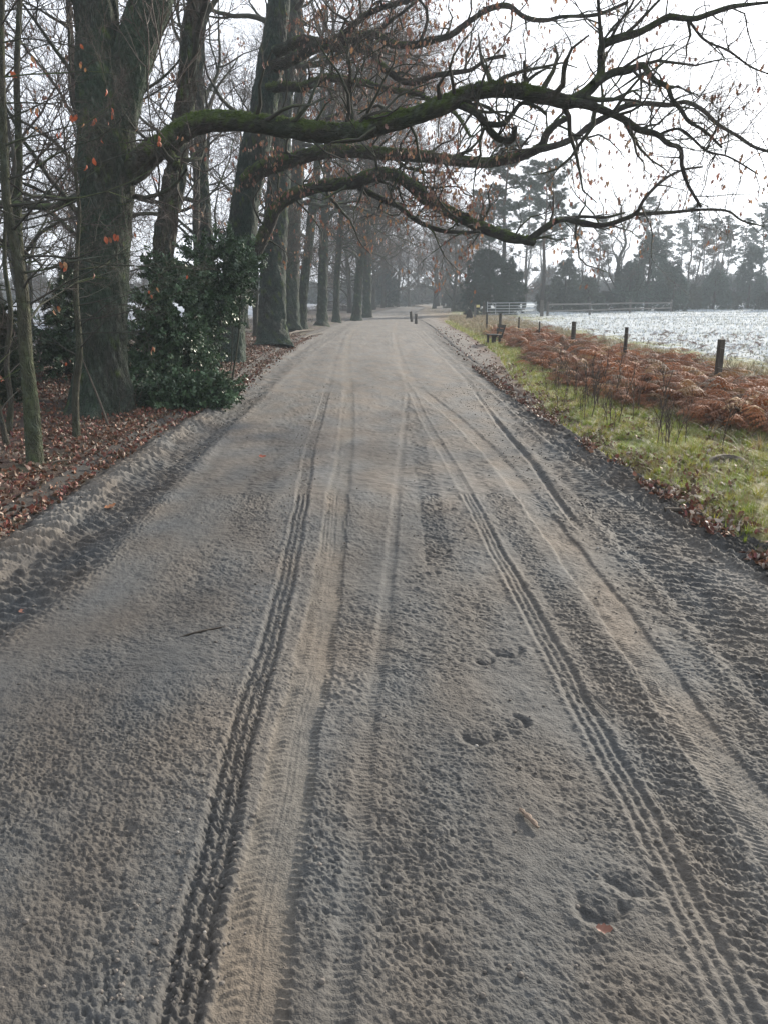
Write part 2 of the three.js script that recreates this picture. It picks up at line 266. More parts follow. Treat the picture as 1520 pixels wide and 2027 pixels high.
  _c[0] = c[0] * v * hue; _c[1] = c[1] * v; _c[2] = c[2] * v / hue;
  return y;
}
{
  const acc = new Acc();
  const band = (s0, s1, dx, x0, x1, kS, fine, drop) => {
    const rows = []; let s = s0; while (s < s1) { rows.push(s); s += Math.max(.005, Math.abs(s) < 1.3 ? .03 : s * s * .00071 * kS); } rows.push(s1);
    const start = acc.count; let cols = 0;
    for (const r of rows) {
      const a = x0 === null ? roadL(r) - .55 : x0, b = x1 === null ? roadR(r) + .42 : x1; cols = Math.round(((x1 === null ? 2.6 : x1) - (x0 === null ? -3.1 : x0)) / dx);
      const dropR = drop && r < s0 + 1e-6 ? .004 : 0;
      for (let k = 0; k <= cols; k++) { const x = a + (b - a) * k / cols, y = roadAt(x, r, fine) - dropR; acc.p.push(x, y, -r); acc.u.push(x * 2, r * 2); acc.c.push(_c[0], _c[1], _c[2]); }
    }
    const w = cols + 1; for (let j = 0; j < rows.length - 1; j++) for (let k = 0; k < cols; k++) { const A = start + j * w + k; acc.i.push(A, A + 1, A + w, A + 1, A + w + 1, A + w); }
  };
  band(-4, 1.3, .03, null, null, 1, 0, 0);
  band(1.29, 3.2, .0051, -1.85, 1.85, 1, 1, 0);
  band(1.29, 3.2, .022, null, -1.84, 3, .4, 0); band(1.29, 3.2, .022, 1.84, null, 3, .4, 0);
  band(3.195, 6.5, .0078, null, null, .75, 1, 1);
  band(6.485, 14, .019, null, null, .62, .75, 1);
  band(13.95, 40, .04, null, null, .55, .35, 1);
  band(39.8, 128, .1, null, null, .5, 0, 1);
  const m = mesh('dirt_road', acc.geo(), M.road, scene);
  tag(m, 'rutted sandy dirt road with tyre tracks and hoof prints', 'road', null, 'structure');
  console.log('road tris', acc.i.length / 3);
}
// ---- ground sheet
function frost(x, s) { // share of frost on the ground: the open meadow right, the clearing left behind the trees
  const e = .5 * n2(x * .35, s * .2) + .35 * n2(x * 1.6, s * 1.1);
  const r = sstep(7.4, 10.4, x + e * 1.8 - .02 * Math.max(0, s - 60)) * sstep(10, 22, s + x * 1.2) * (1 - .75 * sstep(50, 66, s) * sstep(17, 9, x));
  const l = sstep(-8, -13, x + e * 2.5) * sstep(12, 30, s);
  return clamp(Math.max(r * 1.0, l * .75));
}
function groundCol(x, s) {
  const L = roadL(s), R = roadR(s);
  let c;
  if (x < (L + R) / 2) { c = mix3([.055, .028, .019], [.040, .030, .021], .5 + .5 * n2(x * .8, s * .8)); c = mix3(c, [.05, .07, .022], sstep(.35, .8, n2(x * .5 + 8, s * .35)) * .7); }
  else { const pr = s > 12 ? pathR(s) : R; const d = x - Math.max(R, pr);
    c = mix3([.110, .140, .028], [.17, .14, .06], clamp(.38 + .5 * n2(x * .6, s * .5) + .3 * n2(x * 3, s * 3)));
    c = mix3(c, [.085, .045, .028], sstep(.55, .1, d + .35 * n2(x * 2.2, s * 1.4)));                              // leaf mould at the road's edge
    if (s > 12) c = mix3(c, [.135, .120, .105], sstep(.1, -.25, d + .25 * n2(x * 2, s)));                            // trodden path
    c = mix3(c, [.15, .105, .05], sstep(3.2, 5, x) * sstep(9, 6, x) * .6); }
  const f = .7 * sstep(.36, .56, frost(x, s) * .78 + .26 * n2(x * 2.3, s * 1.7) + .16 * n2(x * 7, s * 6));   // rime lies in patches with outlines of their own
  c = mix3(c, [.46, .51, .58], f);
  const v = 1 + .18 * n2(x * 9, s * 9); return [c[0] * v, c[1] * v, c[2] * v];
}
{
  const xs = [], ss = []; let x = 0;
  const half = [0, .8, 1.6]; x = 1.9; while (x < 9) { half.push(x); x += .085; } while (x < 260) { half.push(x); x += .085 + (x - 9) * .045; }
  for (let i = half.length - 1; i > 0; i--) xs.push(-half[i]); xs.push(...half);
  let s = -12; while (s < 0) { ss.push(s); s += 4; } while (s < 260) { ss.push(s); s += Math.max(.09, s * .022); }
  const acc = new Acc(), w = xs.length;
  for (const r of ss) for (const x of xs) { acc.p.push(x, groundY(x, r), -r); acc.u.push(x, r); const c = groundCol(x, r); acc.c.push(...c); }
  for (let j = 0; j < ss.length - 1; j++) for (let k = 0; k < w - 1; k++) { const A = j * w + k; acc.i.push(A, A + 1, A + w, A + 1, A + w + 1, A + w); }
  const m = mesh('ground', acc.geo(), M.ground, scene); tag(m, 'leafy woodland floor, grass verge and frosted meadow', 'ground', null, 'structure');
  console.log('ground tris', acc.i.length / 3);
}
const surf = (x, s) => { const L = roadL(s), R = roadR(s); return (x > L - .2 && x < R + .15) ? roadAt(x, s, 0) : groundY(x, s); };
// ---------------------------------------------------------------- small shared shapes (instanced leaves, twigs, needles)
function barkCol(o) { // bark with algae and moss: patches of growth, thicker on the weather side of limbs as the photograph shows
  const { base = [.085, .068, .052], algae = [.058, .072, .042], moss = [.105, .155, .028], a = .45, m = .3, up = .5, seed = 0 } = o;
  return (p, n) => {
    const k1 = clamp(a + .55 * n3(p.x * 1.3 + seed, p.y * .6, p.z * 1.3) + .3 * n3(p.x * 6, p.y * 3 + seed, p.z * 6));
    let c = mix3(base, algae, k1);
    const k2 = sstep(.35, .75, m + up * n.y + .5 * n3(p.x * 2.2, p.y * 2.2 + seed, p.z * 2.2) + .35 * n3(p.x * 9, p.y * 9, p.z * 9 + seed)); c = mix3(c, moss, k2);
    const li = n3(p.x * 17 + seed, p.y * 17, p.z * 17); if (li > .5) c = mix3(c, [.19, .22, .17], (li - .5) * 1.6);
    return c; };
}
// a twig with side twigs, 1 m long along +y
function sprayGeo(seed, o = {}) {
  const r = rng(seed), acc = new Acc(), { n = 9, rr = .0042, L = 1, wob = .09, sub = true, droop = 0 } = o;
  const line = (p, d, len, rad, k, lev) => { const pts = [p.clone()], rad_ = [rad], dd = d.clone(), q = p.clone();
    for (let i = 1; i <= k; i++) { dd.x += (r() - .5) * wob * 4; dd.y += (r() - .5) * wob * 3 - droop * i * .05; dd.z += (r() - .5) * wob * 4; dd.normalize(); q.addScaledVector(dd, len / k); pts.push(q.clone()); rad_.push(rad * (1 - .72 * i / k)); }
    tube(acc, pts, rad_, 3); return pts; };
  const main = line(V(0, 0, 0), V(0, 1, 0), L, rr, 7, 0);
  for (let i = 0; i < n; i++) { const t = .12 + .85 * (i + r() * .6) / n, k = t * 7, a = Math.floor(k), p = main[a].clone().lerp(main[Math.min(7, a + 1)], k - a), th = i * 2.4 + r(), d = V(Math.cos(th), .75 + r() * .5, Math.sin(th)).normalize(), len = L * (.25 + .35 * r()) * (1.15 - t * .6);
    const s = line(p, d, len, rr * .6, 4, 1);
    if (sub) for (let j = 0; j < 2; j++) { const q = s[1 + j + (r() > .5 ? 1 : 0)], e = V(r() - .5, r() * .8, r() - .5).normalize().addScaledVector(d, .6).normalize(); line(q, e, len * (.3 + .3 * r()), rr * .38, 2, 2); } }
  return acc.geo();
}
const SPRAYS = [1, 2, 3, 4].map((k) => sprayGeo(100 + k));
const FAR_SPRAYS = [1, 2, 3].map((k) => sprayGeo(140 + k, { n: 7, rr: .0085, sub: true }));
// a curled dead leaf, about 1 unit long along +y
function leafGeo(seed, o = {}) {
  const r = rng(seed), { w = .32, curl = .5, lobes = 0, n = 5, stem = .12 } = o, p = [], u = [], ix = [];
  for (let i = 0; i <= n; i++) { const t = i / n, ww = w * Math.pow(Math.sin(Math.PI * Math.min(.985, t * .97 + .015)), .75) * (lobes ? (1 + lobes * (i % 2 ? .3 : -.3)) : 1) * (.9 + .2 * r()), y = stem + t, z = curl * (t - .4) * (t - .4) + (r() - .5) * .06, cup = curl * .35 * ww;
    p.push(-ww, y, z + cup * (1 + r()), 0, y, z, ww, y, z + cup * (1 + r())); u.push(0, t, .5, t, 1, t); }
  for (let i = 0; i < n; i++) { const a = i * 3; ix.push(a, a + 1, a + 3, a + 1, a + 4, a + 3, a + 1, a + 2, a + 4, a + 2, a + 5, a + 4); }
  const b = p.length / 3; p.push(-.012, 0, 0, .012, 0, 0, 0, stem + .02, p[5]); u.push(0, 0, 1, 0, .5, 0); ix.push(b, b + 1, b + 2);
  const g = new THREE.BufferGeometry(); g.setAttribute('position', new THREE.Float32BufferAttribute(p, 3)); g.setAttribute('uv', new THREE.Float32BufferAttribute(u, 2)); g.setIndex(ix); g.computeVertexNormals(); return g;
}
const M4 = () => new THREE.Matrix4(), UPV = V(0, 1, 0);
function pose(p, d, s, roll) { const q = new THREE.Quaternion().setFromUnitVectors(UPV, d.clone().normalize()).multiply(new THREE.Quaternion().setFromAxisAngle(UPV, roll)); return M4().compose(p, q, typeof s === 'number' ? V(s, s, s) : s); }
function inst(name, geo, mat, list, parent, cols) { // stuff nobody could count
  if (!list.length) return null;
  const m = new THREE.InstancedMesh(geo, mat, list.length); m.name = name; m.castShadow = m.receiveShadow = true; m.userData.kind = 'stuff';
  const c = new THREE.Color(); list.forEach((x, i) => { m.setMatrixAt(i, x); if (cols) { const k = cols[i]; m.setColorAt(i, c.setRGB(k[0], k[1], k[2])); } });
  parent.add(m); return m;
}
const OAKLEAF = leafGeo(7, { w: .27, curl: .9, lobes: 1, n: 6 }), BEECHLEAF = leafGeo(8, { w: .27, curl: 1.1, n: 5 });
const LITTER = [leafGeo(21, { w: .30, curl: .8, lobes: .8, n: 6 }), leafGeo(22, { w: .34, curl: .45, n: 5 }), leafGeo(23, { w: .26, curl: 1.3, n: 5 })];
const brownLeaf = (r) => { const k = r(); return k < .45 ? [.20 + .1 * r(), .112 + .04 * r(), .075 + .02 * r()] : k < .8 ? [.15 + .05 * r(), .085, .06] : [.36, .20, .10]; };
const redLitter = (r) => { const k = r(); return k < .42 ? [.125 + .08 * r(), .045 + .03 * r(), .028 + .015 * r()] : k < .84 ? [.085 + .04 * r(), .052 + .02 * r(), .035] : k < .93 ? [.27, .13, .07] : [.42, .33, .25]; };

const MOSS = (() => { const r = rng(71), p = [], ix = []; for (let i = 0; i < 26; i++) { const d = V(r() - .5, r() * .7 + .1, r() - .5).normalize(), a = V(r() - .5, r() - .5, r() - .5).cross(d).normalize().multiplyScalar(.09), b = p.length / 3, l = .5 + .6 * r(), o = V((r() - .5) * .9, 0, (r() - .5) * .9); p.push(o.x - a.x, o.y - a.y, o.z - a.z, o.x + a.x, o.y + a.y, o.z + a.z, o.x + d.x * l, o.y + d.y * l, o.z + d.z * l); ix.push(b, b + 1, b + 2); } const g = new THREE.BufferGeometry(); g.setAttribute('position', new THREE.Float32BufferAttribute(p, 3)); g.setAttribute('uv', new THREE.Float32BufferAttribute(new Float32Array(p.length / 3 * 2), 2)); g.setIndex(ix); g.computeVertexNormals(); return g; })();
function mossOn(T, limbs, n) { const R = T.r, list = [], cols = []; for (const [p, r] of limbs) { const k = Math.round(n * p.length); for (let i = 0; i < k; i++) { const a = Math.floor(R() * (p.length - 1)), th = (R() - .5) * 2.5, d = p[a + 1].clone().sub(p[a]).normalize(), sd = V(0, 1, 0).cross(d).normalize(), up = d.clone().cross(sd).normalize(), nn = up.multiplyScalar(Math.cos(th)).addScaledVector(sd, Math.sin(th)); if (n3(p[a].x * 2.2 + th, p[a].y * 2, p[a].z * 2) < -.25) continue; const q = p[a].clone().addScaledVector(nn, r[a] * .97).addScaledVector(d, (R() - .5) * .06).sub(T.o); list.push(pose(q, nn, .022 + .022 * R(), R() * 6.28)); const v = .7 + .6 * R(); cols.push([.105 * v, .155 * v, .028 * v]); } } inst('moss', MOSS, M.needle, list, T.g, cols); }
// ---------------------------------------------------------------- trees
class Tree {
  constructor(name, label, category, group, base, seed, col) { this.g = thing(name, base, label, category, group); this.o = base.clone(); this.r = rng(seed); this.br = new Acc(); this.sp = []; this.tips = []; this.col = col; this.bcol = barkCol({ base: [.062, .054, .046], a: .38, m: -.05, up: .45, seed }); }
  stem(name, pts, rad, o = {}) { const acc = new Acc(), R0 = Math.max(...rad), step = o.step ?? clamp(R0 * .45, .06, .3), [p, r] = resample(pts, rad, step);
    tube(acc, p, r, o.sides ?? clamp(Math.round(R0 * 80), 8, 22), { origin: this.o, col: o.col ?? this.col, lump: o.lump ?? .10, flute: o.flute, ridge: o.ridge, rf: o.rf, cap: true });
    const geo = acc.geo(); if (R0 > .12) { geo.computeVertexNormals(); fixSeam(geo, (o.sides ?? clamp(Math.round(R0 * 80), 8, 22)) + 1); }
    this.last = mesh(name, geo, M.bark, o.on ?? this.g); return [p, r]; }
  // a wandering branch with its own branches, down to the twigs
  grow(p, d, L, r, lev, o) {
    const R = this.r, n = Math.max(4, Math.round(L / (lev > 1 ? .16 : .24))), pts = [p.clone()], rad = [r], dd = d.clone().normalize(), q = p.clone(), kink = o.kink ?? .34;
    for (let i = 1; i <= n; i++) { dd.x += (R() - .5) * kink * 1.6; dd.y += (R() - .5) * kink * 1.5 + (o.up ?? .03); dd.z += (R() - .5) * kink * 1.6; dd.normalize(); q.addScaledVector(dd, L / n); pts.push(q.clone()); rad.push(Math.max(.003, r * (1 - .8 * i / n))); }
    tube(this.br, pts, rad, r > .07 ? 8 : r > .03 ? 6 : r > .014 ? 4 : 3, { origin: this.o, col: this.bcol });
    if (lev >= o.max || L < .7) this.twigs(pts, o); else {
      const k = Math.max(2, Math.round(L * (o.dens ?? 1.5)));
      for (let i = 0; i < k; i++) { const t = .22 + .78 * (i + R()) / k, a = Math.min(n - 1, Math.floor(t * n)), b = pts[a + 1].clone().sub(pts[a]).normalize(), side = V(R() - .5, (R() - .5) * .8 + .12, R() - .5).normalize(), nd = b.multiplyScalar(.62).add(side.multiplyScalar(.85)).normalize();
        this.grow(pts[a], nd, L * (.34 + .3 * R()) * (1.15 - .55 * t), Math.max(.005, rad[a] * .62), lev + 1, o); }
      this.twigs(pts.slice(Math.floor(n * .55)), o); }
    return pts;
  }
  twigs(pts, o) { const R = this.r, gap = o.gap ?? 2; for (let i = 1; i < pts.length; i += gap) { const d = pts[i].clone().sub(pts[i - 1]).normalize(); d.x += (R() - .5) * 1.5; d.y += (R() - .5) * 1.3 + (o.twigUp ?? .1); d.z += (R() - .5) * 1.5; d.normalize(); const s = (o.tw ?? .8) * (.6 + .7 * R()); this.sp.push(pose(pts[i].clone().sub(this.o), d, s, R() * 6.28)); this.tips.push([pts[i].clone().addScaledVector(d, s * .45).sub(this.o), d]); } }
  side(pts, rad, o) { // branches along a traced limb
    const R = this.r, k = Math.round(pts.length * (o.every ?? .25));
    for (let i = 0; i < k; i++) { const t = (o.from ?? .1) + (1 - (o.from ?? .1)) * (i + R()) / k, a = Math.min(pts.length - 2, Math.floor(t * (pts.length - 1))), b = pts[a + 1].clone().sub(pts[a]).normalize(), s = V(R() - .5, R() - .42 + (o.bias ?? 0), (R() - .5) * .8).normalize();
      const r = clamp(rad[a] * .42, .008, .035) * (.6 + .7 * R()); this.grow(pts[a], b.multiplyScalar(.55).add(s).normalize(), (o.len ?? 1.6) * (.5 + R()) * (.6 + 8 * r), r, 1, { max: 2, kink: .62, gap: 2, tw: .6, dens: 1.5, up: .0, ...o }); }
  }
  leaves(share, size, geo, colour, name = 'leaves', mat = M.oakLeaf, per = 4, spread = .3) { const R = this.r, list = [], cols = [];
    for (const [p, d] of this.tips) { if (typeof share === 'function' ? R() > share(p) : R() > share) continue; const k = 1 + Math.floor(R() * per); for (let i = 0; i < k; i++) { const q = p.clone(); q.x += (R() - .5) * spread; q.y += (R() - .5) * spread; q.z += (R() - .5) * spread; list.push(pose(q, V((R() - .5) * .9, -1, (R() - .5) * .9), size * (.65 + .6 * R()), R() * 6.28)); cols.push(colour(R)); } }
    inst(name, geo, mat, list, this.g, cols); }
  done(o = {}) { const b = mesh('branchwork', this.br.geo(), M.branch, this.g); b.userData.kind = 'stuff'; const S = o.sprays ?? SPRAYS, L = S.map(() => []); this.sp.forEach((m, i) => L[i % S.length].push(m)); S.forEach((g, i) => inst('twigs', g, M.twig, L[i], this.g)); Tree.tris += this.br.i.length / 3; return this.g; }
}
Tree.tris = 0;
function fixSeam(g, w) { const N = g.attributes.normal, n = N.count / w | 0; for (let i = 0; i < n; i++) { const a = i * w, b = a + w - 1, x = N.getX(a) + N.getX(b), y = N.getY(a) + N.getY(b), z = N.getZ(a) + N.getZ(b), l = Math.hypot(x, y, z) || 1; N.setXYZ(a, x / l, y / l, z / l); N.setXYZ(b, x / l, y / l, z / l); } }
const trace = (list, f) => list.map(([u, v, t, w], i) => f === 'r' ? w / 2 / F * t : P(u, v, t));
const lerpT = (list, t0, t1, w0, w1, wob = 0) => list.map(([u, v], i) => { const k = i / (list.length - 1); return [u, v, mix(t0, t1, k) + wob * Math.sin(k * 7 + u * .01), w0 instanceof Array ? w0[i] : mix(w0, w1, Math.pow(k, .9))]; });
const buttress = (amp, seed) => (t, th) => { const k = Math.pow(1 - clamp(t * 9), 2); return k * amp * (.7 + .5 * Math.sin(th * 4 + seed) + .3 * Math.sin(th * 7 + seed * 2)); };
function crownUp(T, p, d, L, r, n, o) { for (let i = 0; i < n; i++) { const a = i / n * 6.283 + T.r(), e = d.clone().multiplyScalar(1.1).add(V(Math.cos(a), .25 + T.r() * .5, Math.sin(a)).multiplyScalar(.75)).normalize(); T.grow(p, e, L * (.75 + .5 * T.r()), r * (.6 + .3 * T.r()), 0, o); } }

// ---- the first oak: two stems, and the great mossy limb over the road
{
  const t0 = 10.9, base = G(200, 832); base.y = groundY(base.x, -base.z) - .06;
  const A = new Tree('oak_tree', 'twin-stemmed oak with a long mossy limb reaching across the road', 'tree', null, base, 501, barkCol({ base: [.062, .056, .042], algae: [.044, .072, .040], a: .74, m: -.02, up: .25, seed: 3 }));
  const main = [[197, 845, t0, 150], [200, 815, t0, 116], [203, 740, t0, 98], [204, 640, t0, 93], [207, 520, t0, 93], [212, 400, t0, 100], [213, 300, t0, 106], [208, 220, t0, 104], [200, 140, t0, 92], [195, 60, t0, 84], [192, -60, t0, 76], [196, -220, t0 + .1, 66], [215, -420, t0 + .2, 52], [210, -640, t0 + .2, 34]];
  const [mp] = A.stem('trunk', trace(main), trace(main, 'r'), { flute: buttress(.22, 1), step: .07, lump: .05, sides: 64, ridge: .022, rf: 10 });
  const st2 = [[222, 330, t0 - .02, 60], [232, 250, t0 - .05, 76], [250, 160, t0 - .05, 76], [275, 80, t0 - .05, 78], [300, 0, t0 - .05, 78], [330, -110, t0, 70], [372, -270, t0 + .1, 58], [395, -480, t0 + .3, 40], [430, -680, t0 + .3, 24]];
  const [sp_] = A.stem('trunk', trace(st2), trace(st2, 'r'), { step: .07, lump: .05, sides: 52, ridge: .020, rf: 10 });
  const mossy = barkCol({ base: [.07, .056, .044], a: .55, m: .34, up: .62, seed: 9 }), mossy2 = barkCol({ base: [.062, .05, .043], a: .35, m: .02, up: .55, seed: 19 });
  const l1 = [[240, 352, 10.9, 50], [272, 330, 10.85, 58], [300, 306, 10.8, 54], [332, 281, 10.75, 50], [368, 254, 10.7, 46], [410, 241, 10.65, 42], [470, 240, 10.6, 40], [560, 252, 10.5, 40], [640, 262, 10.45, 42], [700, 262, 10.4, 42], [745, 250, 10.4, 40], [800, 235, 10.35, 40], [860, 215, 10.3, 40], [920, 190, 10.3, 36], [965, 178, 10.25, 34], [1020, 180, 10.2, 34], [1080, 191, 10.15, 31], [1128, 202, 10.1, 30], [1150, 190, 10.1, 27], [1172, 170, 10.1, 24], [1187, 150, 10.1, 20], [1189, 118, 10.1, 17], [1190, 92, 10.05, 18], [1225, 75, 10, 17], [1262, 65, 10, 16], [1295, 48, 9.95, 15], [1322, 34, 9.9, 15], [1350, 36, 9.9, 13], [1375, 37, 9.9, 12], [1405, 27, 9.85, 11], [1445, 14, 9.8, 10], [1490, 8, 9.8, 8], [1540, 2, 9.75, 6], [1600, -12, 9.7, 3]];
  const lims = [];
  for (const q of l1) q[3] *= .92;
  lims.push([...A.stem('limb', trace(l1), trace(l1, 'r'), { col: mossy, step: .055, lump: .11, sides: 16 }), .1]); const great = A.last;
  const sub = (list, ts, te, w0, w1, o = {}) => { const q = lerpT(list, ts, te, w0, w1, o.wob ?? .12); lims.push([...A.stem('side_limb', trace(q), trace(q, 'r'), { on: great, col: o.col ?? mossy2, step: .05, lump: .10, sides: 8 }), .05]); };
  sub([[1126, 203], [1160, 207], [1200, 221], [1240, 240], [1262, 256], [1300, 266], [1322, 285], [1345, 293], [1349, 330], [1361, 366], [1386, 408]], 10.1, 9.7, 20, 5);
  sub([[1172, 168], [1213, 144], [1245, 138], [1271, 129], [1282, 142], [1296, 160], [1320, 172], [1329, 196], [1346, 216], [1362, 240], [1392, 258], [1428, 292]], 10.1, 9.9, 17, 5);
  sub([[1189, 112], [1187, 60], [1185, 30], [1182, -30], [1192, -110]], 10.05, 10.2, 10, 5);
  sub([[1040, 183], [1038, 150], [1037, 122]], 10.2, 10.2, 10, 7);
  sub([[905, 205], [945, 226], [960, 246], [976, 266], [992, 277], [1014, 275], [1018, 252]], 10.3, 10.1, 17, 11);
  sub([[958, 245], [992, 246], [1013, 226], [1030, 205], [1062, 212], [1080, 226]], 10.25, 10.0, 12, 6);
  sub([[700, 245], [694, 201], [692, 161], [694, 140], [688, 114], [690, 92], [675, 60]], 10.4, 10.5, 10, 5);
  sub([[1300, 268], [1340, 255], [1400, 300], [1440, 310], [1500, 345]], 9.9, 9.5, 6, 3);
  sub([[1362, 40], [1395, 80], [1440, 100], [1485, 132], [1530, 150]], 9.9, 9.6, 6, 3);
  sub([[1190, 85], [1216, 50], [1260, 10], [1300, -50]], 10, 9.8, 6, 3);
  sub([[330, 300], [348, 322], [352, 330]], 10.75, 10.7, 26, 20, { col: mossy });
  for (const [p, r, f] of lims) A.side(p, r, { every: p.length > 60 ? .22 : .5, from: p.length > 60 ? .2 : .15, len: 1.15, bias: .05, tw: .55, gap: 2, dens: 2.0 });
  mossOn(A, [[lims[0][0].slice(0, Math.floor(lims[0][0].length * .62)), lims[0][1]]], 9);
  crownUp(A, mp[mp.length - 1], V(0, 1, 0), 3.6, .12, 5, { max: 2, dens: 1.1, tw: .9, gap: 2 }); crownUp(A, sp_[sp_.length - 1], V(.2, 1, 0), 3.4, .1, 4, { max: 2, dens: 1.1, tw: .9, gap: 2 });
  for (let i = 0; i < 7; i++) { const p = (i % 2 ? mp : sp_), q = p[Math.floor(p.length * (.68 + .3 * A.r()))], a = A.r() * 6.28; A.grow(q, V(Math.cos(a), .35, Math.sin(a)), 3.5 + 1.5 * A.r(), .075, 0, { max: 2, dens: 1.1, tw: .9, gap: 2 }); }
  A.leaves((p) => p.y < 6 ? .16 : .06, .07, OAKLEAF, brownLeaf, 'leaves', M.oakLeaf, 3);
  A.done();
}
// ---- the second oak on the road side: leaning trunk, three big limbs that cross the road
{
  const t0 = 19.4, base = G(448, 727); base.y = groundY(base.x, -base.z) - .08;
  const C = new Tree('oak_tree', 'leaning green-barked oak with arched mossy limbs low over the road', 'tree', null, base, 502, barkCol({ base: [.070, .066, .056], algae: [.046, .078, .056], a: .72, m: .0, up: .3, seed: 31 }));
  const main = [[445, 738, t0, 96], [449, 712, t0, 72], [456, 640, t0, 60], [468, 560, t0, 58], [478, 480, t0, 56], [487, 400, t0, 54], [503, 310, t0, 56], [522, 220, t0, 54], [536, 130, t0, 50], [550, 30, t0, 45], [562, -90, t0, 40], [566, -240, t0, 32], [590, -380, t0, 22]];
  const [mp] = C.stem('trunk', trace(main), trace(main, 'r'), { flute: buttress(.25, 4), step: .1, lump: .06, sides: 44, ridge: .022, rf: 8 });
  const mossy = barkCol({ base: [.07, .056, .046], a: .5, m: .32, up: .6, seed: 49 }), dark = barkCol({ base: [.062, .05, .044], a: .3, m: .06, up: .55, seed: 59 });
  const lims = [], sub = (list, ts, te, w0, w1, o = {}) => { const q = lerpT(list, ts, te, w0, w1, o.wob ?? .25); const r = C.stem(o.on === undefined ? 'limb' : 'side_limb', trace(q), trace(q, 'r'), { on: o.on === undefined ? undefined : lims[o.on].m, col: o.col ?? dark, step: o.step ?? .09, lump: .11, sides: o.sides ?? 9 }); r.m = C.last; lims.push(r); return r; };
  sub([[485, 362], [512, 338], [545, 325], [585, 315], [630, 303], [690, 299], [760, 304], [830, 309], [900, 318], [960, 322], [1010, 315], [1050, 302], [1072, 288], [1081, 265], [1100, 246], [1125, 232]], 19.4, 15.5, 34, 12, { col: mossy, sides: 14 });
  sub([[1062, 297], [1108, 285], [1140, 270], [1165, 250], [1200, 230], [1235, 211], [1275, 205], [1325, 208], [1355, 202], [1387, 216], [1420, 246], [1460, 270], [1490, 290], [1530, 303], [1600, 330]], 15.9, 13.5, 15, 5, { on: 0 });
  sub([[470, 556], [503, 505], [530, 452], [546, 415], [580, 387], [620, 373], [660, 366], [700, 361], [730, 350], [760, 344], [790, 351], [815, 369], [840, 391], [880, 415], [920, 435], [965, 455], [1010, 470], [1057, 479]], 19.4, 15.6, [34, 28, 25, 24, 24, 24, 24, 25, 26, 25, 25, 24, 24, 23, 22, 22, 22, 17], 0, { col: mossy, sides: 14 });
  sub([[1046, 474], [1078, 451], [1110, 434], [1150, 440], [1190, 446], [1225, 437], [1260, 420], [1271, 399], [1291, 375], [1321, 350], [1352, 336], [1390, 330]], 15.6, 14.3, 14, 4, { on: 2 });
  sub([[1100, 436], [1150, 429], [1200, 430], [1235, 421]], 15.4, 15, 8, 4, { on: 2 });
  sub([[1252, 424], [1330, 420], [1390, 415], [1440, 418], [1466, 436], [1510, 448]], 14.9, 14.1, 8, 3, { on: 2 });
  sub([[712, 372], [760, 396], [792, 411], [830, 440], [872, 456], [910, 460], [948, 459]], 17.8, 15.6, 13, 6, { on: 2 });
  sub([[785, 350], [830, 372], [862, 402], [890, 420], [905, 445]], 17, 16.4, 14, 5, { col: mossy, on: 2 });
  sub([[545, 103], [564, 97], [587, 83], [618, 82], [644, 86], [673, 78], [706, 77], [742, 69], [777, 87], [819, 89], [850, 81], [890, 70], [925, 45], [962, 20], [1002, 11], [1040, 35], [1080, 40], [1112, 33], [1180, 29], [1240, 5]], 19.4, 14.8, 24, 6);
  sub([[540, 135], [571, 122], [594, 109], [625, 94], [680, 95], [728, 98], [745, 114], [758, 133], [777, 147], [797, 161], [824, 163], [850, 152], [895, 144], [932, 138], [962, 118], [1000, 110]], 19.4, 15.2, 25, 6);
  sub([[528, 175], [571, 171], [599, 173], [623, 163], [654, 154], [684, 163], [720, 164], [755, 175], [796, 182], [826, 186], [856, 202], [900, 225], [930, 270]], 19.4, 16, 22, 6, { col: mossy });
  sub([[660, 82], [690, 62], [707, 44], [730, 26], [766, 12], [815, -2], [880, -40], [940, -60]], 18.3, 16.5, 17, 6, { on: 8 });
  sub([[742, 70], [775, 40], [800, 22], [850, -20], [905, -70]], 17.6, 16.8, 8, 4, { on: 8 });
  for (const [p, r] of lims) C.side(p, r, { every: .30, from: .1, len: 1.4, bias: -.02, tw: .62, gap: 2, dens: 1.8 });
  mossOn(C, [lims[0], lims[2], lims[7], lims[10]], 7);
  for (let i = 0; i < 6; i++) { const q = mp[Math.floor(mp.length * (.62 + .36 * C.r()))], a = (i + C.r()) * 1.05; C.grow(q, V(Math.cos(a), .4, Math.sin(a)), 4.2, .09, 0, { max: 2, dens: 1.1, tw: 1, gap: 2 }); }
  crownUp(C, mp[mp.length - 1], V(.15, 1, 0), 4, .13, 5, { max: 2, dens: 1.1, tw: 1, gap: 2 });
  C.leaves((p) => p.x < 6 ? .9 : p.x < 9 ? .55 : .15, .085, OAKLEAF, brownLeaf, 'leaves', M.oakLeaf, 7);
  C.done();
}
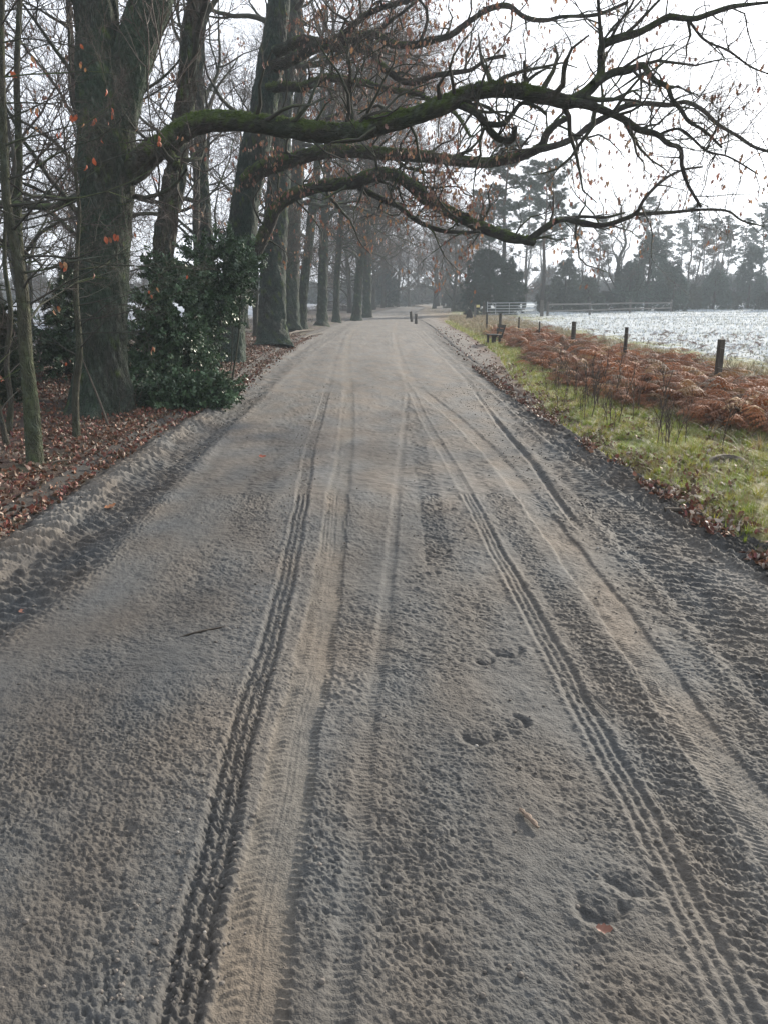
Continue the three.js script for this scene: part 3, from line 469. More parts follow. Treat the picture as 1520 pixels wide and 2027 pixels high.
// ---- further trunks of the left row, traced where they stand
function rowTree(label, list, seed, o = {}) {
  const [u0, v0] = list[0], base = G(u0, v0), t = G(u0, v0).distanceTo(V(0, 0, 0)); const tt = o.t ?? (() => { const b = -(v0 - CY) / F; return -EYE / (-SP + b * CP); })();
  const b = P(u0, v0, tt); b.y = groundY(b.x, -b.z) - .08;
  const X = new Tree(o.name ?? 'oak_tree', label, 'tree', o.group ?? null, b, seed, barkCol({ base: [.056, .052, .040], algae: [.044, .072, .048], a: .76, m: -.02, up: .3, seed, ...o.bark }));
  const q = list.map(([u, v, w]) => [u, v, tt, w]), pts = trace(q), rad = trace(q, 'r'); pts[0].y = b.y;
  const last = pts[pts.length - 1], pre = pts[pts.length - 2], d = last.clone().sub(pre).normalize();
  const top = o.top ?? 11; let k = 0; while (pts[pts.length - 1].y < top && k++ < 8) { const p = pts[pts.length - 1].clone().addScaledVector(d, 1.6); p.x += (X.r() - .5) * .5; p.z += (X.r() - .5) * .5; d.lerp(UPV, .15).normalize(); pts.push(p); rad.push(rad[rad.length - 1] * .84); }
  const [p, r] = X.stem('trunk', pts, rad, { flute: buttress(.20, seed), step: .12, lump: .09, sides: o.far ? 18 : 34, ridge: o.far ? .03 : .034, rf: 6 });
  for (let i = 0; i < (o.limbs ?? 9); i++) { const f = (o.from ?? .4) + (1 - (o.from ?? .4)) * (i + X.r() * .8) / (o.limbs ?? 9), a = Math.min(p.length - 1, Math.floor(f * p.length)), th = o.toRoad && i % 2 ? (X.r() - .5) * 1.6 : X.r() * 6.283; X.grow(p[a], V(Math.cos(th), o.toRoad && i % 2 ? .05 + .25 * X.r() : .28 + .3 * X.r(), Math.sin(th)), (o.len ?? 4) * (.7 + .6 * X.r()), clamp(r[a] * .4, .04, .11), 0, { max: 2, dens: o.dens ?? 1.0, tw: o.tw ?? .95, gap: 2, kink: .36, up: .02 }); }
  crownUp(X, p[p.length - 1], UPV, 3, .09, 4, { max: 2, dens: 1, tw: o.tw ?? .95, gap: 2 });
  if (o.leaf) X.leaves(o.leaf, .10, OAKLEAF, brownLeaf, 'leaves', M.oakLeaf, 4);
  X.done({ sprays: o.far ? FAR_SPRAYS : SPRAYS });
  return X;
}
rowTree('slender brown-barked oak rising behind the glossy holly bush', [[306, 775, 52], [308, 700, 44], [314, 600, 40], [322, 520, 40], [333, 430, 42], [347, 352, 44], [350, 330, 38], [362, 240, 38], [374, 140, 36], [386, 40, 34], [394, -60, 31]], 511, { limbs: 7, from: .5, top: 9.5, leaf: .12, bark: { base: [.10, .075, .052], a: .25 } });
{ // a grey limb of the slender oak
}
rowTree('thin dark oak standing behind the leaning oak', [[412, 690, 34], [410, 600, 29], [410, 500, 26], [404, 400, 25], [398, 300, 24], [394, 200, 22], [396, 80, 19]], 512, { limbs: 8, from: .35, top: 12, leaf: .15 });
rowTree('thick moss-footed oak with speckled lichen bark at the road edge', [[541, 690, 78], [541, 672, 62], [541, 640, 54], [541, 560, 50], [543, 480, 47], [549, 400, 46], [556, 320, 43], [560, 220, 38], [572, 100, 32], [580, 0, 27]], 513, { limbs: 9, from: .42, top: 14, leaf: .38, toRoad: true, len: 5, bark: { base: [.058, .058, .050], algae: [.046, .072, .054], a: .7, m: .06 } });
rowTree('grey oak with fluted trunk next to a leaning companion', [[577, 660, 48], [577, 645, 36], [577, 600, 32], [578, 520, 32], [582, 440, 29], [590, 330, 26], [594, 200, 22]], 514, { limbs: 9, from: .3, top: 14, leaf: .35, toRoad: true, len: 5 });
rowTree('slim oak leaning over towards the road', [[597, 655, 26], [598, 640, 20], [601, 580, 18], [610, 500, 17], [619, 420, 16], [629, 330, 14], [640, 200, 11]], 515, { limbs: 8, from: .3, top: 14, toRoad: true, len: 4.5 });
rowTree('straight oak with rust leaves low on its trunk', [[637, 648, 30], [638, 635, 21], [639, 580, 19], [641, 500, 18], [645, 400, 16], [650, 280, 13]], 516, { limbs: 10, from: .25, top: 15, leaf: .4, toRoad: true, len: 7.5, dens: 1.5, far: true });
rowTree('slim oak with a low curved side branch', [[666, 640, 18], [666, 625, 13], [667, 560, 12], [671, 500, 12], [676, 420, 11], [682, 320, 9]], 517, { limbs: 10, from: .25, top: 15, leaf: .2, toRoad: true, len: 8, dens: 1.5, far: true });
rowTree('dark oak leaning into the avenue before the road crest', [[704, 635, 26], [706, 622, 18], [709, 570, 16], [715, 500, 15], [722, 420, 13], [728, 340, 10]], 518, { limbs: 10, from: .25, top: 16, toRoad: true, len: 9, dens: 1.5, far: true });
rowTree('stout oak with a flared foot at the road crest', [[727, 629, 27], [727, 618, 18], [727, 560, 16], [728, 480, 15], [731, 400, 12]], 519, { limbs: 11, from: .25, top: 17, toRoad: true, len: 9, dens: 1.5, far: true, leaf: .15 });
// ---- bare trees of the wood: five kinds, then copies
function bareTree(name, label, group, seed, o) {
  const X = new Tree(name, label, 'tree', group, V(0, 0, 0), seed, barkCol({ base: o.base ?? [.075, .06, .05], a: .4, m: -.1, up: .3, seed })), H = o.H, pts = [], rad = []; let x = 0, z = 0;
  for (let i = 0; i <= 7; i++) { pts.push(V(x, -.1 + H * .72 * i / 7, z)); rad.push(o.r * (i ? 1 - .1 * i : 1.35)); x += (X.r() - .5) * (o.lean ?? .35); z += (X.r() - .5) * (o.lean ?? .35); }
  const [p, r] = X.stem('trunk', pts, rad, { step: .4, sides: 8, lump: .08 });
  for (let i = 0; i < o.limbs; i++) { const f = o.from + (1 - o.from) * (i + X.r() * .7) / o.limbs, a = Math.min(p.length - 1, Math.floor(f * p.length)), th = i * 2.4 + X.r(), e = o.el ?? .5; X.grow(p[a], V(Math.cos(th), e + .4 * X.r(), Math.sin(th)), o.len * (1.15 - .5 * f) * (.7 + .6 * X.r()), clamp(r[a] * .45, .03, .12), 0, { max: 2, dens: o.dens ?? .85, tw: o.tw ?? 1.1, gap: 2, kink: o.kink ?? .3, up: o.up ?? .04 }); }
  crownUp(X, p[p.length - 1], UPV, H * .24, o.r * .3, 4, { max: 2, dens: .85, tw: 1.1, gap: 2 });
  if (o.leaf) X.leaves(o.leaf, .12, OAKLEAF, brownLeaf, 'leaves', M.oakLeaf, 4);
  X.done({ sprays: FAR_SPRAYS }); return X.g;
}
const place = (g, x, s, turn, sc, label) => { g.position.set(x, surf(x, s) - .05 * sc, -s); g.rotation.y = turn; g.scale.setScalar(sc); if (label) g.userData.label = label; return g; };
const copy = (g, label, group) => { const c = g.clone(); c.name = numbered(g.name.replace(/_\d{3}$/, '')); c.userData = { ...g.userData }; if (label) c.userData.label = label; if (group) c.userData.group = group; scene.add(c); return c; };
{
  const W = 'bare trees of the wood left of the road', r = rng(77);
  const kinds = [
    bareTree('bare_tree', 'tall slender bare tree in the wood behind the roadside oaks', W, 601, { H: 13, r: .16, limbs: 12, from: .3, len: 3.6 }),
    bareTree('bare_tree', 'crooked bare tree with wide limbs in the wood', W, 602, { H: 12, r: .22, limbs: 11, from: .22, len: 4.8, el: .3, kink: .42, lean: .6 }),
    bareTree('bare_tree', 'thin bare birch-like tree with fine upright twigs in the wood', W, 603, { H: 11, r: .10, limbs: 16, from: .25, len: 2.6, el: .8, up: .07 }),
    bareTree('bare_tree', 'bare tree holding some brown leaves in the wood', W, 604, { H: 12, r: .18, limbs: 12, from: .22, len: 4.2, leaf: .3 }),
  ];
  const used = new Set(), spots = []; let guard = 0;
  while (spots.length < 24 && guard++ < 4000) { const s = 15 + Math.pow(r(), 1.2) * 75, x = -6.2 - Math.pow(r(), 1.1) * (10 + s * .42); if (spots.some(([a, b]) => Math.hypot(a - x, b - s) < 1.9)) continue; spots.push([x, s]); }
  spots.push([-5.4, 15.8], [-8.4, 14.0], [-5.2, 33], [-5.7, 37], [-6.0, 46]);
  spots.forEach(([x, s], i) => { const k = i % 4, g = used.has(k) ? copy(kinds[k]) : kinds[k]; used.add(k); place(g, x, s, r() * 6.28, .85 + .4 * r()); });
  // trees of the avenue beyond the crest, both sides, and the brown hedge of crowns on the right of it
  const A = 'bare trees along the far avenue';
  const far = bareTree('avenue_tree', 'bare spreading tree of the far avenue beyond the crest', A, 611, { H: 15, r: .30, limbs: 13, from: .16, len: 6.5, el: .35, kink: .34, leaf: .1 });
  const far2 = bareTree('avenue_tree', 'brownish bare tree at the edge of the track right of the crest', 'brownish bare trees right of the crest', 612, { H: 13, r: .26, limbs: 15, from: .14, len: 5.2, el: .4, leaf: .35 });
  [[-3.4, 84], [-3.0, 93], [-2.2, 101], [-1.4, 110], [-.2, 119], [.8, 128], [2.2, 138], [8.6, 132], [10, 141], [4.6, 150], [-6, 104], [-8, 118], [-4, 134], [12, 150], [0, 158], [7, 164]].forEach(([x, s], i) => place(i ? copy(far) : far, x, s, r() * 6.28, .85 + .3 * r()));
  [[7.0, 116], [8.4, 100], [10.6, 108], [11.8, 96], [9.6, 124], [13.4, 116]].forEach(([x, s], i) => place(i ? copy(far2) : far2, x, s, r() * 6.28, .85 + .3 * r()));
  // the meadow-side oak with its forked dark trunk
  const oak = bareTree('bare_tree', 'dark bare oak forking low behind the rail fence', null, 621, { H: 12.5, r: .42, limbs: 10, from: .10, len: 6.5, el: .75, kink: .42, lean: 1.1, tw: 1.3, dens: .7, base: [.06, .05, .045] });
  delete oak.userData.group; place(oak, 1.0 * (1207 - CX) / F * 99, 98, 2.2, 1);
  const edge = bareTree('bare_tree', 'bare tree among the evergreens at the meadow edge', 'bare trees at the meadow edge', 622, { H: 11, r: .2, limbs: 13, from: .2, len: 4, el: .7 });
  [[17.5, 104], [36, 112], [44, 118], [58, 120], [30, 126], [52, 132], [66, 126], [23, 120]].forEach(([x, s], i) => place(i ? copy(edge) : edge, x, s, r() * 6.28, .75 + .45 * r()));
}
// ---- pines
const needleTuft = (seed, n, w) => { const r = rng(seed), p = [], ix = []; for (let i = 0; i < n; i++) { const d = V(r() - .5, r() * .9 - .15, r() - .5).normalize(), a = V(r() - .5, r() - .5, r() - .5).cross(d).normalize().multiplyScalar(w), o = d.clone().multiplyScalar(.15 * r()), l = .6 + .4 * r(), b = p.length / 3; p.push(o.x - a.x, o.y - a.y, o.z - a.z, o.x + a.x, o.y + a.y, o.z + a.z, d.x * l, d.y * l, d.z * l); ix.push(b, b + 1, b + 2); } const g = new THREE.BufferGeometry(); g.setAttribute('position', new THREE.Float32BufferAttribute(p, 3)); g.setAttribute('uv', new THREE.Float32BufferAttribute(new Float32Array(p.length / 3 * 2), 2)); g.setIndex(ix); g.computeVertexNormals(); return g; };
const PINE_TUFT = needleTuft(31, 46, .05), SPRIG_TUFT = needleTuft(32, 44, .045);
function pine(label, group, seed, o) {
  const g = thing('pine_tree', V(0, 0, 0), label, 'tree', group), r = rng(seed), tr = new Acc(), br = new Acc(), list = [], cols = [], H = o.H, pts = [], rad = []; let x = 0;
  const col = (p) => p.y > H * .45 ? mix3([.16, .085, .045], [.11, .07, .045], r()) : [.075, .06, .05];
  for (let i = 0; i <= 8; i++) { pts.push(V(x, -.1 + H * i / 8, (r() - .5) * .2)); rad.push(o.r * (1.12 - .95 * i / 8)); x += (r() - .5) * .5; }
  const [p, ra] = resample(pts, rad, .5); tube(tr, p, ra, 8, { col, lump: .08 }); mesh('trunk', tr.geo(), M.bark, g);
  for (let i = 0; i < o.n; i++) { const f = o.from + (1 - o.from) * Math.pow((i + r()) / o.n, .8), a = Math.min(p.length - 1, Math.floor(f * p.length)), th = r() * 6.283, L = o.len * (1.1 - .75 * (f - o.from) / (1 - o.from)) * (.5 + .7 * r()), d = V(Math.cos(th), .15 + .3 * r(), Math.sin(th)).normalize(), q = [p[a].clone()], rr = [.05];
    for (let k = 1; k <= 5; k++) { d.y += (r() - .4) * .2; d.x += (r() - .5) * .4; d.z += (r() - .5) * .4; d.normalize(); q.push(q[k - 1].clone().addScaledVector(d, L / 5)); rr.push(.05 * (1 - .17 * k)); }
    tube(br, q, rr, 4, { col: () => [.10, .065, .045] });
    for (let k = 0; k < o.tufts; k++) { const c = q[2 + Math.floor(r() * 4)].clone(), s = .30 + .30 * r(); c.x += (r() - .5) * .9; c.y += (r() - .25) * .5; c.z += (r() - .5) * .9; list.push(pose(c, V(r() - .5, 1, r() - .5), V(s, s * .8, s), r() * 6.28)); const v = .75 + .5 * r(); cols.push([.044 * v, .070 * v, .042 * v]); } }
  mesh('branchwork', br.geo(), M.branch, g).userData.kind = 'stuff'; inst('needles', PINE_TUFT, M.needle, list, g, cols); return g;
}
function conifer(name, label, cat, group, seed, o) { // dense evergreen clothed to the ground
  const g = thing(name, V(0, 0, 0), label, cat, group), r = rng(seed), tr = new Acc(), list = [], cols = [];
  tube(tr, [V(0, -.1, 0), V(.05, o.H * .5, 0), V(0, o.H * .93, .03)], [o.R * .09, o.R * .06, .02], 7, { col: () => [.07, .055, .045] }); mesh('trunk', tr.geo(), M.bark, g);
  const shape = o.shape ?? ((f) => Math.sqrt(Math.max(0, 1 - Math.pow(f, 2.2))) * (.72 + .28 * Math.sin(2.6 * f + .4))), N = o.lobes ?? 26, per = Math.ceil(o.n / N), c = o.col ?? [.038, .062, .034];
  for (let k = 0; k < N; k++) { const f = k / N * .9 + .04 + .05 * r(), th = k * 2.4 + r(), R = o.R * shape(f), rr = o.R * (.26 + .22 * r()) * (1 - .45 * f), cx = Math.cos(th) * Math.max(0, R - rr * .8) * (.75 + .4 * r()), cz = Math.sin(th) * Math.max(0, R - rr * .8) * (.75 + .4 * r()), cy = f * o.H, tone = .75 + .5 * r();
    for (let i = 0; i < per; i++) { const d = V(r() - .5, r() - .42, r() - .5).normalize(), q = Math.pow(r(), .4) * (r() < .1 ? 1.35 : 1), s = (o.s ?? .32) * (.5 + .8 * r()), v = tone * (.75 + .5 * r()); if (n3((cx + d.x * rr) * 1.6 + seed, (cy + d.y * rr) * 1.6, (cz + d.z * rr) * 1.6) < -.32) continue; list.push(pose(V(cx + d.x * rr * q, Math.max(.05, cy + d.y * rr * q * 1.45), cz + d.z * rr * q), V(d.x * .8, .6 + .5 * r(), d.z * .8), s, r() * 6.28)); cols.push([c[0] * v, c[1] * v, c[2] * v]); } }
  inst('foliage', SPRIG_TUFT, M.needle, list, g, cols); return g;
}
{
  const r = rng(88), grp = 'pines behind the meadow', xAt = (u, s) => (u - CX) / F * s * 1.0;
  const pa = pine('tall pine with a broad dark crown above the yew thicket', null, 701, { H: 15.5, r: .26, n: 40, from: .38, len: 4.0, tufts: 26 });
  place(pa, xAt(988, 78), 80, .4, 1);
  const pb = pine('pine with rounded crown leaning over the meadow corner', null, 702, { H: 14.5, r: .22, n: 36, from: .42, len: 4.2, tufts: 28 });
  place(pb, xAt(1068, 86), 88, 1.4, 1.0);
  const pc = pine('distant pine standing in the row behind the meadow', grp, 703, { H: 15, r: .2, n: 22, from: .5, len: 3.0, tufts: 16 });
  const pd = pine('distant bushy pine standing in the row behind the meadow', grp, 704, { H: 14, r: .2, n: 28, from: .4, len: 3.4, tufts: 16 });
  [[1335, 150], [1362, 158], [1385, 148], [1412, 160], [1440, 152], [1470, 146], [1500, 154], [1530, 150], [1560, 146], [1290, 155], [1250, 150], [1165, 140], [1110, 130], [1320, 170], [1400, 175], [1455, 172], [1600, 150], [1030, 118], [940, 118], [905, 135]].forEach(([u, s], i) => { const a = i % 2 ? pd : pc; place(i > 1 ? copy(a) : a, xAt(u, s), s, r() * 6.28, .88 + .3 * r()); });
  // evergreens at the edge of the meadow
  place(conifer('yew_tree', 'broad dark yew thicket behind the field gate', 'tree', null, 711, { H: 5.6, R: 2.6, n: 2600, s: .38, col: [.022, .042, .026], shape: (f) => Math.sqrt(Math.max(0, 1 - f * f * f)) }), xAt(962, 76), 77, .3, 1);
  place(conifer('yew_tree', 'narrow dark yew beside the pine trunk left of the gate', 'tree', null, 712, { H: 5.0, R: 1.6, n: 1300, s: .36, col: [.024, .045, .028] }), xAt(1003, 79), 80, 2, 1);
  const j = [[1262, 100, 8.6, 3.3, 3000, 'tall plump juniper beside the bare oak behind the rail fence'], [1228, 96, 5.4, 2.2, 1500, 'rounded juniper at the foot of the bare oak'], [1456, 112, 8.2, 2.2, 2100, 'slender pointed juniper standing alone at the meadow edge'], [1312, 98, 5.2, 2.0, 1200, 'low juniper at the end of the rail fence'], [1105, 92, 5.6, 1.9, 1300, 'loose grey-green juniper behind the gate end of the rail fence'], [1150, 94, 3.8, 1.8, 900, 'squat grey-green juniper behind the second rail'], [1390, 106, 4.6, 2.4, 1300, 'wide low juniper behind frosted brambles'], [1530, 104, 6.6, 2.4, 1600, 'juniper at the far corner of the meadow']];
  j.forEach(([u, s, H, R, n, l], i) => place(conifer('juniper', l, 'tree', null, 720 + i, { H, R, n, s: .40, col: i === 4 || i === 5 ? [.075, .095, .068] : [.055, .088, .066] }), xAt(u, s), s, i, 1));
  // bushes along the meadow's end
  const bu = conifer('bush', 'low grey-green bush along the end of the meadow', 'bush', 'bushes along the end of the meadow', 740, { H: 2.2, R: 1.7, n: 700, s: .34, col: [.055, .066, .045], shape: (f) => Math.sqrt(Math.max(0, 1 - f * f)) });
  [[1075, 96], [1130, 100], [1185, 98], [1340, 104], [1365, 112], [1420, 108], [1490, 108], [1515, 116], [1560, 108], [895, 120], [918, 96]].forEach(([u, s], i) => place(i ? copy(bu) : bu, xAt(u, s), s, r() * 6, .7 + .6 * r()));
  // dark evergreens within the wood on the left
  const ev = conifer('evergreen_shrub', 'dull green evergreen shrub deep in the wood on the left', 'bush', 'evergreen shrubs in the wood', 750, { H: 2.6, R: 1.1, n: 1500, s: .17, col: [.034, .050, .022] });
  [[-7.0, 13.2, 1], [-8.6, 15.5, 1.2], [-6.2, 17, .9], [-10.5, 18, 1.3], [-5.9, 11.6, .75]].forEach(([x, s, k], i) => place(i ? copy(ev) : ev, x, s, i * 2, k));
  const cs = conifer('conifer', 'dark conifer in the gap where the avenue ends', 'tree', null, 760, { H: 6, R: 2.3, n: 1200, s: .45, col: [.03, .05, .035] }); place(cs, .2, 126, 0, 1);
}
// far wood that reads as one mass
{
  const r = rng(99), list = [], cols = [];
  for (let i = 0; i < 5200; i++) { const a = (r() - .5) * 2.4, d = 165 + r() * 60; const x = Math.sin(a) * d, z = -Math.cos(a) * d, h = 1.2 + 2.2 * r(); list.push(pose(V(x, groundY(x, -z) + h * .1 + (5.5 + 3.5 * n2(a * 14, d * .03)) * r() * r(), z), V((r() - .5) * .4, 1, (r() - .5) * .4), V(2.4, h, 2.4), r() * 6)); const v = .7 + .6 * r(); cols.push(r() < .5 ? [.05 * v, .062 * v, .045 * v] : [.07 * v, .06 * v, .052 * v]); }
  const m = inst('far_woodland', needleTuft(35, 70, .06), M.needle, list, scene, cols); tag(m, 'hazy mass of far woodland behind meadow and wood', 'woodland', null, 'stuff');
}
// ---------------------------------------------------------------- holly at the foot of the oaks
const hollySprig = (() => { const r = rng(41), parts = []; const tw = new Acc(); tube(tw, [V(0, 0, 0), V(.02, .5, .01), V(0, 1, 0)], [.02, .015, .008], 3); parts.push(tw.geo());
  for (let i = 0; i < 13; i++) { const g = leafGeo(50 + i, { w: .30, curl: .35, n: 4, lobes: .45, stem: .08 }), t = .15 + .85 * i / 12, th = i * 2.4; g.applyMatrix4(pose(V(0, t, 0), V(Math.cos(th) * .9, .55 + .3 * r(), Math.sin(th) * .9), .30 + .08 * r(), r() * 6.28)); parts.push(g); }
  return mergeGeometries(parts.map((g) => { const k = g.toNonIndexed(); k.deleteAttribute('color'); return k; })); })();
function holly(label, seed, lobes, stems, n) { // lobes: [u, v, t, rx, ry, rz]
  const r = rng(seed), c0 = P(lobes[0][0], lobes[0][1], lobes[0][2]), base = V(c0.x, groundY(c0.x, -c0.z), c0.z), g = thing('holly_bush', base, label, 'bush', null), list = [], cols = [];
  const vol = lobes.map((l) => l[3] * l[4] + .01), tot = vol.reduce((a, b) => a + b);
  lobes.forEach(([u, v, t, rx, ry, rz], i) => { const c = P(u, v, t), k = Math.round(n * vol[i] / tot);
    for (let j = 0; j < k; j++) { const d = V(r() - .5, r() - .5, r() - .5).normalize(), q = Math.pow(r(), .5) * 1.12 * (.78 + .62 * n3(d.x * 2.4 + seed, d.y * 2.4, d.z * 2.4 + i)) * (r() < .07 ? 1.3 : 1), p = V(c.x + d.x * rx * q, c.y + d.y * ry * q, c.z + d.z * rz * q), gy = groundY(p.x, -p.z) + .02; if (p.y < gy) p.y = gy + r() * .1; const e = V(d.x + (r() - .5) * 1.2, d.y * .5 + .35 * r(), d.z + (r() - .5) * 1.2); list.push(pose(p.sub(base), e, .12 + .10 * r(), r() * 6.28)); const s = .5 + 1.0 * r(); cols.push([.058 * s, .100 * s, .048 * s]); } });
  for (let k = 0; k < lobes.length * 5; k++) { const [u, v, t, rx] = lobes[k % lobes.length], c = P(u, v, t), d = V(r() - .5, r() * .9 - .2, r() - .5).normalize(); for (let m = 2; m < 6; m++) { const p = c.clone().addScaledVector(d, rx * (.5 + m * .2)); p.y = Math.max(p.y, groundY(p.x, -p.z) + .04); const s = .6 + 1.0 * r(); list.push(pose(p.sub(base), V(d.x + (r() - .5) * .7, d.y + .3 * r(), d.z + (r() - .5) * .7), .11 + .07 * r(), r() * 6.28)); cols.push([.055 * s, .092 * s, .042 * s]); } }
  for (const [u0, v0, u1, v1, t, w] of stems) { const a = new Acc(), p0 = P(u0, v0, t), p1 = P(u1, v1, t); p0.y = groundY(p0.x, -p0.z) - .05; const m = p0.clone().lerp(p1, .5); m.x += .06; tube(a, [p0, m, p1], [w, w * .7, w * .3], 6, { origin: base, col: () => [.05, .055, .035] }); mesh('stem', a.geo(), M.branch, g); }
  inst('foliage', hollySprig, M.holly, list, g, cols); return g;
}
const HL = (list, t, k) => list.map(([u, v, s]) => [u, v, t + ((u * 7 + v * 3) % 10 - 5) * .09, s * k, s * k * 1.15, s * k]);
holly('tall glossy holly bush between the twin-stemmed oak and the leaning oak', 801, HL([[432, 600, .34], [398, 520, .26], [440, 545, .30], [474, 520, .24], [476, 572, .21], [402, 650, .27], [388, 590, .26], [452, 490, .16], [490, 540, .14], [388, 715, .26]], 13.7, 1.05), [[430, 770, 430, 500, 13.7, .026], [408, 775, 392, 530, 13.7, .02], [450, 765, 480, 530, 13.8, .02], [440, 765, 462, 640, 13.6, .014]], 720);
holly('dark dense holly bush right beside the twin-stemmed oak trunk', 802, HL([[300, 600, .26], [330, 660, .34], [352, 725, .36], [308, 735, .32], [372, 680, .30], [292, 680, .24], [345, 590, .24], [318, 540, .18], [370, 560, .2], [285, 760, .25]], 12.9, 1.05), [[330, 800, 322, 545, 12.8, .03], [352, 795, 368, 570, 12.9, .024], [312, 800, 292, 640, 12.8, .018]], 680);
holly('low spreading holly mound touching the road edge', 803, [[360, 785, 11.7, .58, .32, .4], [405, 775, 11.9, .32, .2, .3], [310, 800, 11.6, .45, .28, .35], [440, 782, 11.9, .15, .10, .2]], [[365, 812, 360, 775, 11.7, .012]], 1000);
holly('small holly sprouting at the foot of the saplings', 804, [[200, 640, 15.5, .5, .7, .5], [120, 690, 15.0, .7, .6, .5]], [[150, 745, 150, 660, 15.2, .015]], 450);
// ---------------------------------------------------------------- saplings at the left edge of the wood
function sapling(label, list, seed, o = {}) {
  const [u0, v0] = list[0], b0 = -(v0 - CY) / F, t = -EYE / (-SP + b0 * CP), b = P(u0, v0, t); b.y = groundY(b.x, -b.z) - .04;
  const X = new Tree('sapling', label, 'tree', null, b, seed, barkCol({ base: [.10, .088, .062], algae: [.085, .105, .045], moss: [.09, .125, .035], a: .5, m: .05, up: .2, seed }));
  const q = list.map(([u, v, w]) => [u, v, t, w]), pts = trace(q); pts[0].y = b.y; const [p, r] = X.stem('trunk', pts, trace(q, 'r'), { step: .08, sides: 10, lump: .09 });
  for (let i = 0; i < (o.n ?? 16); i++) { const f = (o.from ?? .25) + (1 - (o.from ?? .25)) * (i + X.r()) / (o.n ?? 16), a = Math.min(p.length - 1, Math.floor(f * p.length)), th = (o.right && i % 3 ? (X.r() - .5) * 1.7 : X.r() * 6.283); X.grow(p[a], V(Math.cos(th), .12 + .35 * X.r(), Math.sin(th)), (o.len ?? 1.1) * (.6 + .8 * X.r()), clamp(r[a] * .32, .004, .014), 1, { max: 2, dens: 2.2, tw: .42, gap: 2, kink: .26, up: .015 }); }
  X.leaves(o.leaf ?? .12, .058, BEECHLEAF, (R) => { const k = R(); return k < .6 ? [.38 + .1 * R(), .11, .045] : k < .85 ? [.42, .22, .10] : [.25, .10, .05]; }, 'leaves', M.oakLeaf, 3, .07); X.done(); return X;
}
sapling('smooth green-grey sapling leaning away from the road at the wood edge', [[73, 942, 46], [70, 915, 34], [62, 790, 31], [52, 700, 27], [47, 600, 24], [42, 540, 23], [27, 470, 20], [14, 400, 18], [9, 300, 16], [5, 180, 14], [3, 60, 12], [6, -80, 10], [0, -220, 7]], 901, { n: 26, len: 1.25, right: true, leaf: .15 });
sapling('thin mossy sapling close in front of the twin-stemmed oak', [[153, 888, 24], [152, 860, 16], [150, 780, 14], [158, 700, 13], [151, 580, 11], [154, 490, 9], [158, 420, 8], [150, 330, 6], [158, 250, 4]], 902, { n: 22, len: .95, right: true, leaf: .12 });
sapling('thin sapling with a bowed stem beside the green-grey sapling', [[18, 880, 15], [22, 800, 12], [14, 720, 11], [22, 620, 9], [10, 520, 8], [12, 420, 6]], 903, { n: 10, len: .8, leaf: .1 });
sapling('thin sapling tilted into the wood beside the green-grey sapling', [[17, 905, 15], [8, 850, 12], [-8, 780, 10], [-20, 700, 8]], 904, { n: 5, len: .7, leaf: .1 });
sapling('dark pole sapling half hidden by the green-grey sapling', [[52, 800, 22], [46, 680, 20], [44, 560, 19], [36, 450, 18], [38, 300, 15], [34, 150, 12], [40, 0, 10]], 905, { n: 14, len: 1.2, leaf: .06 });
// ---------------------------------------------------------------- sticks and fallen wood
function stick(label, pts, rad, o = {}) { const b = pts[0].clone(), g = new Acc(), [p, r] = resample(pts, rad, .06); tube(g, p, r, 6, { origin: b, lump: .25, cap: true, col: () => [1, 1, 1] }); const m = mesh(numbered(o.name ?? 'fallen_stick'), g.geo(), o.mat ?? M.stick, scene); m.position.copy(b); return tag(m, label, o.cat ?? 'stick', o.group); }
const onG = (u, v, up) => { const p = G(u, v); p.y = surf(p.x, -p.z) + up; return p; };
stick('short thick broken branch lying on the muddy road edge', [onG(1314, 1017, .02), onG(1340, 1018, .03), onG(1376, 1021, .025)], [.028, .03, .026], { name: 'fallen_branch', cat: 'branch' });
stick('leaning dead pole propped beside the thin mossy sapling', [onG(219, 862, -.02), P(200, 800, 9.7), P(178, 745, 9.8), P(160, 700, 9.9)], [.018, .014, .010, .006]);
stick('pale thin twig lying on the red leaf litter', [onG(168, 920, .03), onG(190, 905, .05), onG(210, 885, .03)], [.006, .006, .003]);
stick('grey curved stick at the foot of the green-grey sapling', [onG(95, 943, .02), onG(118, 938, .05), onG(150, 930, .03)], [.010, .009, .005]);
stick('half-buried dark stick pressed into the road sand', [onG(350, 1268, -.004), onG(385, 1262, .002), onG(412, 1256, .001), onG(452, 1248, -.004)], [.004, .007, .006, .003]);
stick('long fallen branch in leaves past the lichen-barked oak', [onG(572, 668, .05), onG(590, 664, .08), onG(622, 658, .05)], [.05, .05, .025]);
stick('fallen branch lying across the litter near the fluted oak', [onG(598, 672, .04), onG(618, 666, .06), onG(640, 662, .03)], [.04, .035, .02]);
{ const r = rng(61); for (let i = 0; i < 7; i++) { const u = 232 + i * 11, b = onG(u + 5, 838 - i * 3, .0), t = V(0, 0, 0); const p1 = b.clone().add(V((r() - .3) * .4, .12 + .22 * r(), (r() - .5) * .3)), p2 = p1.clone().add(V((r() - .3) * .35, .02 + .15 * r(), (r() - .5) * .3)); stick('thin bare dead twig poking up at the holly mound', [b, p1, p2], [.005, .004, .002], { name: 'dead_twig', cat: 'twig', group: 'dead twigs at the foot of the holly' }); } }
